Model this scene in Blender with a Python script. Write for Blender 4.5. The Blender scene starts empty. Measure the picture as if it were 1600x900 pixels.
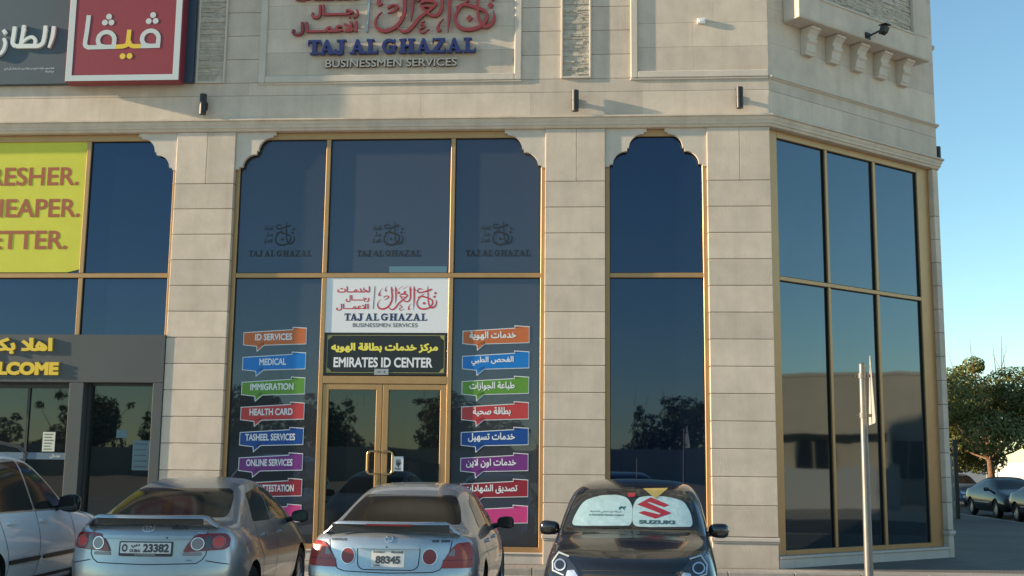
import bpy, bmesh, math, random, unicodedata
import numpy as np
from mathutils import Vector, Matrix
from mathutils.geometry import delaunay_2d_cdt
from mathutils.bvhtree import BVHTree

R = math.radians
random.seed(7)
SC = bpy.context.scene
COL = SC.collection

# ------------------------------------------------------------------ camera
def cam_axes(yaw, pitch, roll):
    fwd = Vector((-math.sin(yaw)*math.cos(pitch), math.cos(yaw)*math.cos(pitch), math.sin(pitch)))
    right = Vector((math.cos(yaw), math.sin(yaw), 0))
    up = right.cross(fwd)
    c, s = math.cos(roll), math.sin(roll)
    return c*right + s*up, -s*right + c*up, fwd

cam = bpy.data.cameras.new('camera')
cam_o = bpy.data.objects.new('camera', cam)
COL.objects.link(cam_o)
r_, u_, f_ = cam_axes(R(4.273), R(8.492), R(0.639))
m = Matrix((r_, u_, -f_)).transposed().to_4x4()
m.translation = Vector((0, -19, 1.662))
cam_o.matrix_world = m
cam.sensor_width = 36
cam.lens = 40.5
cam.clip_end = 3000
SC.camera = cam_o

# ------------------------------------------------------------------ light
SUN_EL, SUN_AZ = R(13.8), R(7)          # height, and angle off the plane of the shop front
sun_dir = Vector((-math.cos(SUN_AZ)*math.cos(SUN_EL), -math.sin(SUN_AZ)*math.cos(SUN_EL), math.sin(SUN_EL)))  # towards the sun
W = bpy.data.worlds.new('World')
SC.world = W
W.use_nodes = True
wn = W.node_tree
sky = wn.nodes.new('ShaderNodeTexSky')
sky.sky_type = 'NISHITA'
sky.sun_disc = False
sky.sun_elevation = SUN_EL
sky.sun_rotation = math.atan2(sun_dir.x, sun_dir.y)
sky.air_density = 1.0
sky.dust_density = 0.0
sky.ozone_density = 3.0
hue = wn.nodes.new('ShaderNodeMix'); hue.data_type = 'RGBA'; hue.blend_type = 'MULTIPLY'; hue.inputs[0].default_value = 1
hue.inputs[7].default_value = (1.0, 1.05, .90, 1)          # the camera's cool white balance
wn.links.new(sky.outputs[0], hue.inputs[6]); wn.links.new(hue.outputs[2], wn.nodes['Background'].inputs[0])
wn.nodes['Background'].inputs[1].default_value = 0.106
sl = bpy.data.lights.new('sun', 'SUN')
sl.energy = 4.2
sl.angle = R(0.8)
sl.color = (1.0, 0.78, 0.52)
so = bpy.data.objects.new('sun', sl)
COL.objects.link(so)
so.rotation_euler = sun_dir.to_track_quat('Z', 'Y').to_euler()
SC.view_settings.view_transform = 'Standard'
SC.view_settings.look = 'None'
SC.view_settings.exposure = 1.3
SC.view_settings.gamma = 1

# ------------------------------------------------------------------ materials
def mat(name, col, rough=0.6, metal=0.0, spec=0.5, noise=0.0, nscale=3.0, bump=0.0, bscale=40.0, tint=False,
        coat=0.0, ior=None, coat_rough=0.03, streak=False, emit=None, stain=0.0):
    mt = bpy.data.materials.new(name)
    mt.use_nodes = True
    nt = mt.node_tree
    b = nt.nodes['Principled BSDF']
    b.inputs['Base Color'].default_value = (*col, 1)
    b.inputs['Roughness'].default_value = rough
    b.inputs['Metallic'].default_value = metal
    b.inputs['Specular IOR Level'].default_value = spec
    b.inputs['Coat Weight'].default_value = coat
    b.inputs['Coat Roughness'].default_value = coat_rough
    if ior: b.inputs['IOR'].default_value = ior
    cur = None
    tc = nt.nodes.new('ShaderNodeTexCoord')
    if noise:
        n = nt.nodes.new('ShaderNodeTexNoise')
        n.inputs['Scale'].default_value = nscale
        n.inputs['Detail'].default_value = 6
        n.inputs['Roughness'].default_value = 0.62
        if streak:
            mp = nt.nodes.new('ShaderNodeMapping')
            mp.inputs['Scale'].default_value = (1, 1, 0.15)
            nt.links.new(tc.outputs['Object'], mp.inputs[0]); nt.links.new(mp.outputs[0], n.inputs[0])
        else:
            nt.links.new(tc.outputs['Object'], n.inputs[0])
        mr = nt.nodes.new('ShaderNodeMapRange')
        mr.inputs['From Min'].default_value = 0.3; mr.inputs['From Max'].default_value = 0.7
        mr.inputs['To Min'].default_value = 1-noise; mr.inputs['To Max'].default_value = 1+noise
        nt.links.new(n.outputs[0], mr.inputs[0])
        cur = mr.outputs[0]
    if stain:                                              # run-off streaks down the stone
        n3 = nt.nodes.new('ShaderNodeTexNoise'); n3.inputs['Scale'].default_value = 3.2; n3.inputs['Detail'].default_value = 4
        mp3 = nt.nodes.new('ShaderNodeMapping'); mp3.inputs['Scale'].default_value = (1.6, 1.6, .16)
        nt.links.new(tc.outputs['Object'], mp3.inputs[0]); nt.links.new(mp3.outputs[0], n3.inputs[0])
        m3 = nt.nodes.new('ShaderNodeMapRange'); m3.inputs['From Min'].default_value = .32; m3.inputs['From Max'].default_value = .52
        m3.inputs['To Min'].default_value = 1-stain; m3.inputs['To Max'].default_value = 1.02
        nt.links.new(n3.outputs[0], m3.inputs[0]); mm3 = nt.nodes.new('ShaderNodeMath'); mm3.operation = 'MULTIPLY'
        nt.links.new(cur, mm3.inputs[0]); nt.links.new(m3.outputs[0], mm3.inputs[1]); cur = mm3.outputs[0]
    if tint:
        a = nt.nodes.new('ShaderNodeAttribute'); a.attribute_name = 'tint'
        if cur:
            mm = nt.nodes.new('ShaderNodeMath'); mm.operation = 'MULTIPLY'
            nt.links.new(cur, mm.inputs[0]); nt.links.new(a.outputs['Fac'], mm.inputs[1]); cur = mm.outputs[0]
        else: cur = a.outputs['Fac']
    if cur:
        mx = nt.nodes.new('ShaderNodeMix'); mx.data_type = 'RGBA'; mx.blend_type = 'MULTIPLY'
        mx.inputs[0].default_value = 1
        mx.inputs[6].default_value = (*col, 1)
        nt.links.new(cur, mx.inputs[7]); nt.links.new(mx.outputs[2], b.inputs['Base Color'])
    if bump:
        n2 = nt.nodes.new('ShaderNodeTexNoise'); n2.inputs['Scale'].default_value = bscale; n2.inputs['Detail'].default_value = 5
        nt.links.new(tc.outputs['Object'], n2.inputs[0])
        bp = nt.nodes.new('ShaderNodeBump'); bp.inputs['Strength'].default_value = bump; bp.inputs['Distance'].default_value = 0.02
        nt.links.new(n2.outputs[0], bp.inputs['Height']); nt.links.new(bp.outputs[0], b.inputs['Normal'])
    if emit:
        b.inputs['Emission Color'].default_value = (*emit[0], 1); b.inputs['Emission Strength'].default_value = emit[1]
    return mt

M = {}
M['stone'] = mat('limestone', (.56, .48, .395), .75, noise=.11, nscale=2.6, bump=.3, bscale=60, tint=True, stain=.065)
M['stone2'] = mat('pale_limestone', (.55, .49, .425), .8, noise=.07, nscale=3, bump=.2, bscale=50, tint=True, stain=.05)
M['ledger'] = mat('ledger_stone', (.47, .42, .345), .85, noise=.2, nscale=9, bump=.6, bscale=45, tint=True)
M['joint'] = mat('dark_joint', (.10, .09, .075), .9)
M['gold'] = mat('bronze_gold_aluminium', (.42, .255, .115), .40, .4, noise=.06, nscale=4)
M['gap'] = mat('black_rubber_gap', (.012, .012, .012), .7)
M['grey'] = mat('grey_cladding', (.062, .072, .078), .5, noise=.06, nscale=1.5)
M['black'] = mat('black_plastic', (.015, .015, .016), .45)
M['blackgloss'] = mat('black_gloss', (.012, .012, .014), .12)
M['steel'] = mat('galvanised_steel', (.15, .145, .14), .45, .4, noise=.12, nscale=14)
M['white'] = mat('white_vinyl', (.76, .77, .78), .35)
M['sand'] = mat('dusty_sand', (.48, .39, .28), .95, noise=.15, nscale=.3)
M['asphalt'] = mat('asphalt', (.055, .055, .057), .9, noise=.25, nscale=.7, bump=.5, bscale=120)
M['foliage'] = mat('leaves', (.11, .125, .027), .6, noise=.35, nscale=1.3, tint=True)
M['bark'] = mat('bark', (.16, .09, .05), .9, noise=.3, nscale=8, bump=.6, bscale=20)
def flat(key, col, rough=.4, **k):
    M[key] = mat(key, col, rough, **k); return M[key]

def glass_mat(name, base, ior, rough=.015, wob=.0, tint=None):
    mt = mat(name, base, rough, ior=ior, tint=True)
    if tint: mt.node_tree.nodes['Principled BSDF'].inputs['Specular Tint'].default_value = (*tint, 1)
    if wob:
        nt = mt.node_tree; b = nt.nodes['Principled BSDF']
        tc = nt.nodes.new('ShaderNodeTexCoord'); n = nt.nodes.new('ShaderNodeTexNoise'); n.inputs['Scale'].default_value = .9
        n.inputs['Detail'].default_value = 1
        bp = nt.nodes.new('ShaderNodeBump'); bp.inputs['Strength'].default_value = wob; bp.inputs['Distance'].default_value = .02
        nt.links.new(tc.outputs['Object'], n.inputs[0]); nt.links.new(n.outputs[0], bp.inputs['Height']); nt.links.new(bp.outputs[0], b.inputs['Normal'])
    return mt
M['glass'] = glass_mat('tinted_window_glass', (.006, .012, .026), 1.85, wob=.12, tint=(.50, .66, 1.0))
M['glass4'] = glass_mat('corner_window_glass', (.010, .015, .019), 1.95, .03, wob=.12, tint=(.62, .82, 1.0))
M['glass3'] = glass_mat('hazy_window_glass', (.034, .038, .043), 1.75, wob=.12, tint=(.55, .70, 1.0))  # greyer base colour paints in the haze of these panes
M['glass2'] = glass_mat('shop_door_glass', (.008, .011, .013), 1.65, wob=.1, tint=(.8, .92, 1.0))
M['carglass'] = glass_mat('tinted_car_glass', (.022, .021, .018), 1.36, rough=.09)

def clear_glass(name, tint=(.93, .97, .97)):
    mt = bpy.data.materials.new(name); mt.use_nodes = True; nt = mt.node_tree
    for n in list(nt.nodes): nt.nodes.remove(n)
    out = nt.nodes.new('ShaderNodeOutputMaterial'); mx = nt.nodes.new('ShaderNodeMixShader')
    tr = nt.nodes.new('ShaderNodeBsdfTransparent'); gl = nt.nodes.new('ShaderNodeBsdfGlossy'); fr = nt.nodes.new('ShaderNodeFresnel')
    tr.inputs[0].default_value = (*tint, 1); gl.inputs['Roughness'].default_value = .01; fr.inputs[0].default_value = 1.5
    ge = nt.nodes.new('ShaderNodeNewGeometry'); mr = nt.nodes.new('ShaderNodeMapRange'); mr.inputs['To Min'].default_value = 1.5; mr.inputs['To Max'].default_value = 1/1.5
    nt.links.new(ge.outputs['Backfacing'], mr.inputs[0]); nt.links.new(mr.outputs[0], fr.inputs[0])     # a thin pane reflects alike from both sides
    nt.links.new(fr.outputs[0], mx.inputs[0]); nt.links.new(tr.outputs[0], mx.inputs[1]); nt.links.new(gl.outputs[0], mx.inputs[2])
    nt.links.new(mx.outputs[0], out.inputs[0])
    return mt
M['clear'] = clear_glass('clear_windscreen_glass')
def paint(name, col, metal=.5, rough=.35, noise=.05):
    return mat(name, col, rough, metal, coat=.8, coat_rough=.05, noise=noise, nscale=6)
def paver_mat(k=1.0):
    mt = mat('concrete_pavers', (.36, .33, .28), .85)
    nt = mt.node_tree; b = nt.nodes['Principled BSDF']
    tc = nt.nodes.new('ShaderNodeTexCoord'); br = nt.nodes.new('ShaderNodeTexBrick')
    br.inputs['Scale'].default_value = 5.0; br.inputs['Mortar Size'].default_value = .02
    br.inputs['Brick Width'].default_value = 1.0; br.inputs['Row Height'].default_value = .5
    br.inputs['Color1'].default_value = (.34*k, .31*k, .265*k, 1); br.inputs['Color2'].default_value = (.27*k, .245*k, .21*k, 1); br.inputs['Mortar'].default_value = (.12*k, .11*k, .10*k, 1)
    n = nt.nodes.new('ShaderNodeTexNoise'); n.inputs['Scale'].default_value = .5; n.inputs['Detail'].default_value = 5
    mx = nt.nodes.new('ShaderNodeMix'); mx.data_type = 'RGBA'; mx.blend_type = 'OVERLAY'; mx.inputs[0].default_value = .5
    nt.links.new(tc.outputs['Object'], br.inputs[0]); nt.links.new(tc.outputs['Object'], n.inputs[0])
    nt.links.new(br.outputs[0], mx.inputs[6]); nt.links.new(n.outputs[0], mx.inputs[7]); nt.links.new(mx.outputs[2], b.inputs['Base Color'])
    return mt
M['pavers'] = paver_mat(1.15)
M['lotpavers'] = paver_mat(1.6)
M['shadepavers'] = paver_mat(.42)  # same pavers darkened, with the building's shade painted in

# ------------------------------------------------------------------ mesh helpers
class MB:
    """collects faces for one mesh object"""
    def __init__(s, *mats):
        s.v = []; s.f = []; s.mi = []; s.t = []; s.mats = list(mats); s.cur = 0; s.tint = 1.0; s.M = None
    def face(s, pts):
        n = len(s.v)
        s.v += [tuple(s.M @ Vector(p)) if s.M else tuple(p) for p in pts]
        s.f.append(tuple(range(n, n+len(pts)))); s.mi.append(s.cur); s.t.append(s.tint)
    def mesh(s, vs, fs):
        n = len(s.v)
        s.v += [tuple(s.M @ Vector(p)) if s.M else tuple(p) for p in vs]
        for f in fs:
            s.f.append(tuple(n+i for i in f)); s.mi.append(s.cur); s.t.append(s.tint)
    def box(s, x0, x1, y0, y1, z0, z1):
        p = [(x0,y0,z0),(x1,y0,z0),(x1,y1,z0),(x0,y1,z0),(x0,y0,z1),(x1,y0,z1),(x1,y1,z1),(x0,y1,z1)]
        s.mesh(p, [(0,3,2,1),(4,5,6,7),(0,1,5,4),(1,2,6,5),(2,3,7,6),(3,0,4,7)])
    def tube(s, a, b, r0, r1=None, n=12, caps=True):
        a, b = Vector(a), Vector(b); r1 = r0 if r1 is None else r1
        d = (b-a).normalized(); x = d.orthogonal().normalized(); y = d.cross(x)
        vs = []
        for c, r in ((a, r0), (b, r1)):
            for i in range(n):
                t = 2*math.pi*i/n; vs.append(c + x*(r*math.cos(t)) + y*(r*math.sin(t)))
        fs = [(i, (i+1) % n, n+(i+1) % n, n+i) for i in range(n)]
        if caps: fs += [tuple(reversed(range(n))), tuple(range(n, 2*n))]
        s.mesh(vs, fs)
    def pipe(s, pts, r, n=10):
        for a, b in zip(pts, pts[1:]): s.tube(a, b, r, n=n)
    def lathe(s, prof, axis_o, axis_d, n=24, x=None):
        o, d = Vector(axis_o), Vector(axis_d).normalized(); x = d.orthogonal().normalized(); y = d.cross(x)
        vs = []
        for h, r in prof:
            for i in range(n):
                t = 2*math.pi*i/n; vs.append(o + d*h + x*(r*math.cos(t)) + y*(r*math.sin(t)))
        fs = []
        for k in range(len(prof)-1):
            for i in range(n): fs.append((k*n+i, k*n+(i+1) % n, (k+1)*n+(i+1) % n, (k+1)*n+i))
        s.mesh(vs, fs)
    def flat(s, polys, fn, w0, w1=None):
        """non-zero filled 2-D outlines on the plane fn(u, v, w); with w1 > w0 also side walls"""
        P, T = nz_fill(polys)
        w = w0 if w1 is None else w1
        s.mesh([fn(a, b, w) for a, b in P], T)
        if w1 is not None:
            cnt = {}
            for t in T:
                for i in range(3):
                    e = (t[i], t[(i+1) % 3]); cnt[e] = 1
            vs, fs = [], []
            for (a, b) in cnt:
                if (b, a) not in cnt:
                    k = len(vs)
                    vs += [fn(*P[a], w1), fn(*P[a], w0), fn(*P[b], w0), fn(*P[b], w1)]
                    fs.append((k, k+1, k+2, k+3))
            s.mesh(vs, fs)
    def build(s, name, parent=None, smooth=None, bevel=0):
        me = bpy.data.meshes.new(name)
        me.from_pydata(s.v, [], s.f)
        for m_ in s.mats: me.materials.append(m_)
        me.polygons.foreach_set('material_index', s.mi)
        at = me.attributes.new('tint', 'FLOAT', 'FACE'); at.data.foreach_set('value', s.t)
        me.update()
        if smooth is not None:
            bm = bmesh.new(); bm.from_mesh(me); bmesh.ops.remove_doubles(bm, verts=bm.verts, dist=1e-5); bm.to_mesh(me); bm.free()
            me.shade_smooth(); me.set_sharp_from_angle(angle=R(smooth))
        o = bpy.data.objects.new(name, me)
        COL.objects.link(o)
        if parent: o.parent = parent
        if bevel:
            bv = o.modifiers.new('b', 'BEVEL'); bv.width = bevel; bv.segments = 1; bv.limit_method = 'ANGLE'
        return o

def tag(o, label, cat, group=None, kind=None):
    if label: o['label'] = label
    if cat: o['category'] = cat
    if group: o['group'] = group
    if kind: o['kind'] = kind
    return o
def thing(name, label, cat, loc=(0,0,0), rz=0, group=None):
    o = bpy.data.objects.new(name, None); COL.objects.link(o)
    o.location = loc; o.rotation_euler = (0, 0, rz); o.empty_display_size = .2
    return tag(o, label, cat, group)
def struct(o):
    o['kind'] = 'structure'; return o
def dup(root, loc, rz=0, label=None):
    def cp(o, par):
        c = o.copy(); COL.objects.link(c); c.parent = par
        for ch in o.children: cp(ch, c)
        return c
    r = cp(root, None); r.location = loc; r.rotation_euler = (0, 0, rz)
    if label: r['label'] = label
    return r

# ------------------------------------------------------------------ 2-D shapes and lettering
def area(P): return .5*sum(P[i][0]*P[(i+1) % len(P)][1]-P[(i+1) % len(P)][0]*P[i][1] for i in range(len(P)))
def ccw(P): return P if area(P) > 0 else P[::-1]
def nz_fill(polys):
    polys = [[tuple(map(float, p)) for p in P] for P in polys if len(P) > 2]
    xs = [p[0] for P in polys for p in P]; ys = [p[1] for P in polys for p in P]
    x0, y0 = min(xs), min(ys); sc = 100.0/max(max(xs)-x0, max(ys)-y0, 1e-9)
    polys = [[((a-x0)*sc, (b-y0)*sc) for a, b in P] for P in polys]
    pts, ed = [], []
    for P in polys:
        n = len(pts); pts += [Vector(p) for p in P]; ed += [(n+i, n+(i+1) % len(P)) for i in range(len(P))]
    v, e, f, _a, _b, _c = delaunay_2d_cdt(pts, ed, [], 0, 1e-4)
    v = np.array([(p[0], p[1]) for p in v]); f = np.array(f)
    c = v[f].mean(axis=1)
    wn_ = np.zeros(len(c))
    for P in polys:
        A = np.array(P); B = np.roll(A, -1, 0)
        for k in range(0, len(c), 2000):
            px = c[k:k+2000, 0][:, None]; py = c[k:k+2000, 1][:, None]
            upw = (A[:, 1] <= py) & (B[:, 1] > py); dn = (A[:, 1] > py) & (B[:, 1] <= py)
            cr = (B[:, 0]-A[:, 0])*(py-A[:, 1]) - (px-A[:, 0])*(B[:, 1]-A[:, 1])
            wn_[k:k+2000] += (upw & (cr > 0)).sum(1) - (dn & (cr < 0)).sum(1)
    T = [tuple(int(i) for i in t) for t, w in zip(f, wn_) if abs(w) > .5]
    T = [t if area([v[i] for i in t]) > 0 else t[::-1] for t in T]
    return [(a/sc+x0, b/sc+y0) for a, b in v], T
def rect(x0, x1, y0, y1): return [(x0, y0), (x1, y0), (x1, y1), (x0, y1)]
def circ(x, y, r, n=24, ry=None): return [(x+r*math.cos(2*math.pi*i/n), y+(ry or r)*math.sin(2*math.pi*i/n)) for i in range(n)]
def ring2(x, y, r, t, n=28, ry=None):
    ry = ry or r; return [circ(x, y, r, n, ry), circ(x, y, r-t, n, ry-t)[::-1]]
def rrect(x0, x1, y0, y1, r, n=5): return roundp(rect(x0, x1, y0, y1), r, n)
def roundp(P, r, n=5):
    out = []
    for i, p in enumerate(P):
        p = Vector(p); a = Vector(P[i-1])-p; b = Vector(P[(i+1) % len(P)])-p
        k = min(r, a.length*.45, b.length*.45); a = p+a.normalized()*k; b = p+b.normalized()*k
        for j in range(n+1):
            t = j/n; out.append(tuple(a*(1-t)**2 + p*(2*t*(1-t)) + b*t*t))
    return out
def spline(pts, k=6):
    """Catmull-Rom through points of any dimension"""
    P = [np.array(p, float) for p in pts]; P = [2*P[0]-P[1]] + P + [2*P[-1]-P[-2]]; out = []
    for i in range(1, len(P)-2):
        for j in range(k):
            t = j/k; a, b, c, d = P[i-1:i+3]
            out.append(.5*((2*b)+(-a+c)*t+(2*a-5*b+4*c-d)*t*t+(-a+3*b-3*c+d)*t**3))
    return out+[P[-2]]
def stroke(pts, smooth=True, k=6):
    """(x, y, width) control points -> overlapping counter-clockwise outlines"""
    S = spline(pts, k) if smooth and len(pts) > 2 else [np.array(p, float) for p in pts]
    out = []
    for a, b in zip(S, S[1:]):
        d = b[:2]-a[:2]; L = np.hypot(*d)
        if L < 1e-9: continue
        n = np.array([-d[1], d[0]])/L
        out.append(ccw([tuple(a[:2]+n*a[2]/2), tuple(a[:2]-n*a[2]/2), tuple(b[:2]-n*b[2]/2), tuple(b[:2]+n*b[2]/2)]))
    for a in S[1:-1]: out.append(circ(a[0], a[1], a[2]/2, 10))
    return out
AR = {}
for c_ in range(0xFE80, 0xFEFD):
    d_ = unicodedata.decomposition(chr(c_)).split()
    if len(d_) == 2: AR.setdefault(chr(int(d_[1], 16)), {})[d_[0][1:-1]] = chr(c_)
    elif len(d_) == 3: AR.setdefault(chr(int(d_[1], 16))+chr(int(d_[2], 16)), {})[d_[0][1:-1]] = chr(c_)
AR['\u0640'] = {k: '\u0640' for k in ('isolated', 'final', 'initial', 'medial')}
def arabic(s):
    """join the letters and put them in left-to-right drawing order"""
    it = []; i = 0
    while i < len(s):
        if s[i:i+2] in AR and len(s[i:i+2]) == 2: it.append(s[i:i+2]); i += 2
        else: it.append(s[i]); i += 1
    out = []
    for i, c in enumerate(it):
        f = AR.get(c)
        if not f: out.append(c); continue
        pv = AR.get(it[i-1]) if i else None; nx = AR.get(it[i+1]) if i+1 < len(it) else None
        jp = bool(pv and 'initial' in pv and 'final' in f); jn = bool(nx and 'final' in nx and 'initial' in f)
        out.append(f.get('medial' if jp and jn else 'final' if jp else 'initial' if jn else 'isolated', f.get('isolated')))
    return ''.join(reversed(out))
_cache = {}
def outlines(text, bold=0.0, seg=4, space=1.0):
    key = (text, bold, seg, space)
    if key in _cache: return _cache[key]
    cu = bpy.data.curves.new('lettering', 'FONT'); cu.body = text; cu.space_character = space
    o = bpy.data.objects.new('lettering', cu); COL.objects.link(o)
    c = o.to_curve(bpy.context.evaluated_depsgraph_get())
    polys = []
    for sp in c.splines:
        b = sp.bezier_points; P = []
        for i in range(len(b)):
            p0, p1, p2, p3 = b[i].co, b[i].handle_right, b[(i+1) % len(b)].handle_left, b[(i+1) % len(b)].co
            straight = (p1-p0).cross(p3-p0).length < 1e-5 and (p2-p0).cross(p3-p0).length < 1e-5
            n = 1 if straight else seg
            for j in range(n):
                t = j/n; q = p0*(1-t)**3+p1*(3*t*(1-t)**2)+p2*(3*t*t*(1-t))+p3*t**3
                if not P or (Vector(P[-1])-Vector((q.x, q.y))).length > 1e-5: P.append((q.x, q.y))
        if len(P) > 2: polys.append(P)
    o.to_curve_clear(); bpy.data.objects.remove(o); bpy.data.curves.remove(cu)
    if sum(area(P) for P in polys) < 0: polys = [P[::-1] for P in polys]
    if bold:
        res = []
        for P in polys:
            Q = []; n = len(P)
            for i in range(n):
                p = Vector(P[i]); a = (p-Vector(P[i-1])); b = (Vector(P[(i+1) % n])-p)
                a = a.normalized() if a.length > 1e-9 else b.normalized(); b = b.normalized() if b.length > 1e-9 else a
                na = Vector((a.y, -a.x)); nb = Vector((b.y, -b.x)); mm = na+nb
                if mm.length < .3: mm = na
                else: mm = mm.normalized()/max(.6, mm.normalized().dot(na))
                q = p+mm*bold; Q.append((q.x, q.y))
            res.append(Q)
        polys = res
    _cache[key] = polys
    return polys
def bounds(polys):
    xs = [p[0] for P in polys for p in P]; ys = [p[1] for P in polys for p in P]
    return min(xs), max(xs), min(ys), max(ys)
def fit(polys, x0, x1, y0, y1):
    a, b, c, d = bounds(polys); sx = (x1-x0)/(b-a); sy = (y1-y0)/(d-c)
    return [[(x0+(p[0]-a)*sx, y0+(p[1]-c)*sy) for p in P] for P in polys]
def text_in(text, x0, x1, y0, y1, bold=0.02, ar=False, **k):
    return fit(outlines(arabic(text) if ar else text, bold, **k), x0, x1, y0, y1)
def xf(polys, sx, sy, tx, ty): return [[(p[0]*sx+tx, p[1]*sy+ty) for p in P] if sx*sy > 0 else [(p[0]*sx+tx, p[1]*sy+ty) for p in P][::-1] for P in polys]
# ------------------------------------------------------------------ the shop's lettering, drawn on a 1600 x 800 board (y down), returned y up
def dia(x, y, r): return ccw([(x-r, y), (x, y-r), (x+r, y), (x, y+r)])
def logo(lines=True):
    red = []
    S = lambda *p: red.extend(stroke(p))
    S((1352,292,5),(1362,330,15),(1348,372,20),(1312,394,22),(1284,378,19),(1264,330,16),(1258,250,15),(1254,180,14),(1252,122,5))
    red.append(dia(1348,213,19)); red.append(dia(1337,258,19))
    S((1192,168,6),(1152,158,16),(1124,180,15),(1142,204,19),(1192,200,17),(1285,172,22),(1306,158,5))
    S((1128,268,11),(1180,252,19),(1258,274,19),(1308,300,17),(1314,345,19),(1280,390,21),(1215,410,21),(1155,398,21),(1123,350,18),(1132,300,16),(1165,255,13),(1205,222,8))
    red.append(dia(1210,338,20))
    S((1078,122,4),(1083,165,18),(1086,300,17),(1080,424,4)); S((1084,150,14),(1105,188,4))
    S((1030,122,4),(1034,165,18),(1040,260,19),(1020,310,18),(985,318,16),(948,296,13),(906,246,11))
    S((1036,150,14),(1055,186,4))
    S((904,240,10),(948,222,19),(1002,240,17),(962,285,17),(905,330,19),(866,382,21),(830,414,19),(795,412,14),(766,380,6))
    S((918,256,10),(975,262,12))
    red.append(dia(968,200,20)); red.append(dia(893,208,20))
    S((885,166,5),(918,142,4),(952,124,3)); S((942,166,5),(976,142,4),(1010,124,3))
    S((850,128,4),(854,165,18),(859,260,17),(852,348,4)); S((856,152,14),(876,188,4))
    S((798,128,4),(803,165,19),(812,260,21),(800,330,19),(760,385,21),(700,410,23),(650,395,19),(634,355,14),(650,312,7),(674,288,3))
    S((804,152,14),(824,188,4)); S((790,318,4),(788,350,14),(770,378,8))
    S((692,148,3),(662,190,9),(650,236,24),(676,236,5)); S((748,125,3),(728,150,8),(730,184,17),(746,178,4))
    S((705,265,16),(740,246,10),(768,258,16),(745,286,10),(708,297,3))
    S((938,352,3),(914,368,9),(940,384,8),(906,404,11),(926,426,9),(968,404,3)); S((1052,338,3),(1024,375,10),(1020,410,20),(1042,410,4))
    red = [[(a, -b) for a, b in P][::-1] for P in red]
    words = []
    if lines:
        words += text_in('لخدمــات', 125, 535, -208, -128, .035, True)
        words += text_in('رجـــــال', 235, 530, -326, -236, .035, True)
        words += text_in('الاعمـــال', 118, 525, -432, -345, .035, True)
    bar = [ccw([(590,-128),(600,-128),(586,-412),(576,-412)])]
    H = 90
    def G(x, w, polys): return [ccw([(x+a*w, -555+b*H) for a, b in P]) for P in polys]
    rc = lambda x0, y0, x1, y1: rect(x0, x1, y0, y1)
    A = [[(.10,0),(.26,0),(.56,.85),(.42,1)],[(.40,1),(.58,1),(.97,0),(.64,0)],rc(.26,.25,.74,.37),rc(0,0,.38,.11),rc(.56,0,1.05,.11)]
    L = [rc(.16,0,.48,1),rc(0,.89,.66,1),rc(0,0,.97,.13),[(.80,.1),(1,.1),(1,.36)]]
    arc = lambda a0, a1, rx, ry, cx, cy, w: stroke([(cx+rx*math.cos(R(a)), cy+ry*math.sin(R(a)), w) for a in np.linspace(a0, a1, 14)], False)
    blue = G(225,78,[rc(0,.84,1,1),[(0,.86),(.12,.86),(0,.6)],[(1,.86),(.88,.86),(1,.6)],rc(.34,0,.66,.95),rc(.18,0,.82,.11)])
    blue += G(295,92,A)
    blue += G(385,80,[rc(.42,.25,.74,1),rc(.2,.89,.95,1)] + stroke([(.58,.3,.32),(.55,.1,.26),(.35,.03,.16),(.15,.12,.22)]) + [circ(.16,.2,.14,12)])
    blue += G(484,92,A) + G(585,72,L)
    blue += G(680,92,arc(45,352,.36,.41,.47,.5,.21) + [rc(.62,.05,.88,.5),rc(.48,.42,1,.53),[(.74,.72),(.86,.64),(.88,.98),(.8,.98)]])
    blue += G(785,98,[rc(.1,0,.38,1),rc(.62,0,.9,1),rc(.3,.44,.7,.57),rc(0,0,.46,.11),rc(.54,0,1,.11),rc(0,.89,.46,1),rc(.54,.89,1,1)])
    blue += G(888,92,A)
    blue += G(985,84,[rc(.05,.87,.95,1),rc(.03,0,1,.13),[(.62,.9),(.95,.9),(.36,.1),(.03,.1)],[(.05,.9),(.17,.9),(.05,.64)],[(1,.1),(.86,.1),(1,.38)]])
    blue += G(1075,92,A) + G(1178,74,L)
    grey = text_in('BUSINESSMEN SERVICES', 333, 1137, -635, -585, .012)
    return red, words, bar, blue, grey
LOGO = logo()

# red and yellow supermarket lettering, traced on a 1600 x 758 board
def viva():
    wht, yel = [], []
    st = lambda *p: stroke(p)
    T = 57
    wht += st((310,65,T),(300,250,T),(284,430,T)); wht += st((284,430,T),(290,470,T),(330,496,T))
    wht += stroke([(325,496,T),(690,492,T)], False)
    wht += stroke([(560+108*math.cos(R(a)), 398-104*math.sin(R(a)), T) for a in np.linspace(0, 245, 22)], False)
    wht += stroke([(668,398,T),(661,520,T)], False); wht += stroke([(480,475,T),(560,495,T)], False)
    yel += stroke([(692,492,T),(790,490,T)], False) + st((780,490,T),(835,470,T),(850,420,T)) + stroke([(850,425,T),(857,268,T)], False)
    yel += st((862,425,T),(880,470,T),(930,490,T)) + stroke([(925,490,T),(1018,490,T)], False)
    wht += stroke([(1018,490,T),(1268,487,T)], False)
    wht += stroke([(1138+108*math.cos(R(a)), 390-104*math.sin(R(a)), T) for a in np.linspace(0, 245, 22)], False)
    wht += stroke([(1246,390,T),(1240,512,T)], False) + stroke([(1060,470,T),(1138,490,T)], False)
    for x, y in ((578,88),(528,167),(614,167),(1156,77),(1104,158),(1194,156)): wht.append(circ(x, y, 38))
    for x, y in ((790,620),(880,618)): yel.append(circ(x, y, 38))
    fl = lambda Q: [ccw([(a, -b) for a, b in P]) for P in Q]
    return fl(wht), fl(yel)
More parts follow.
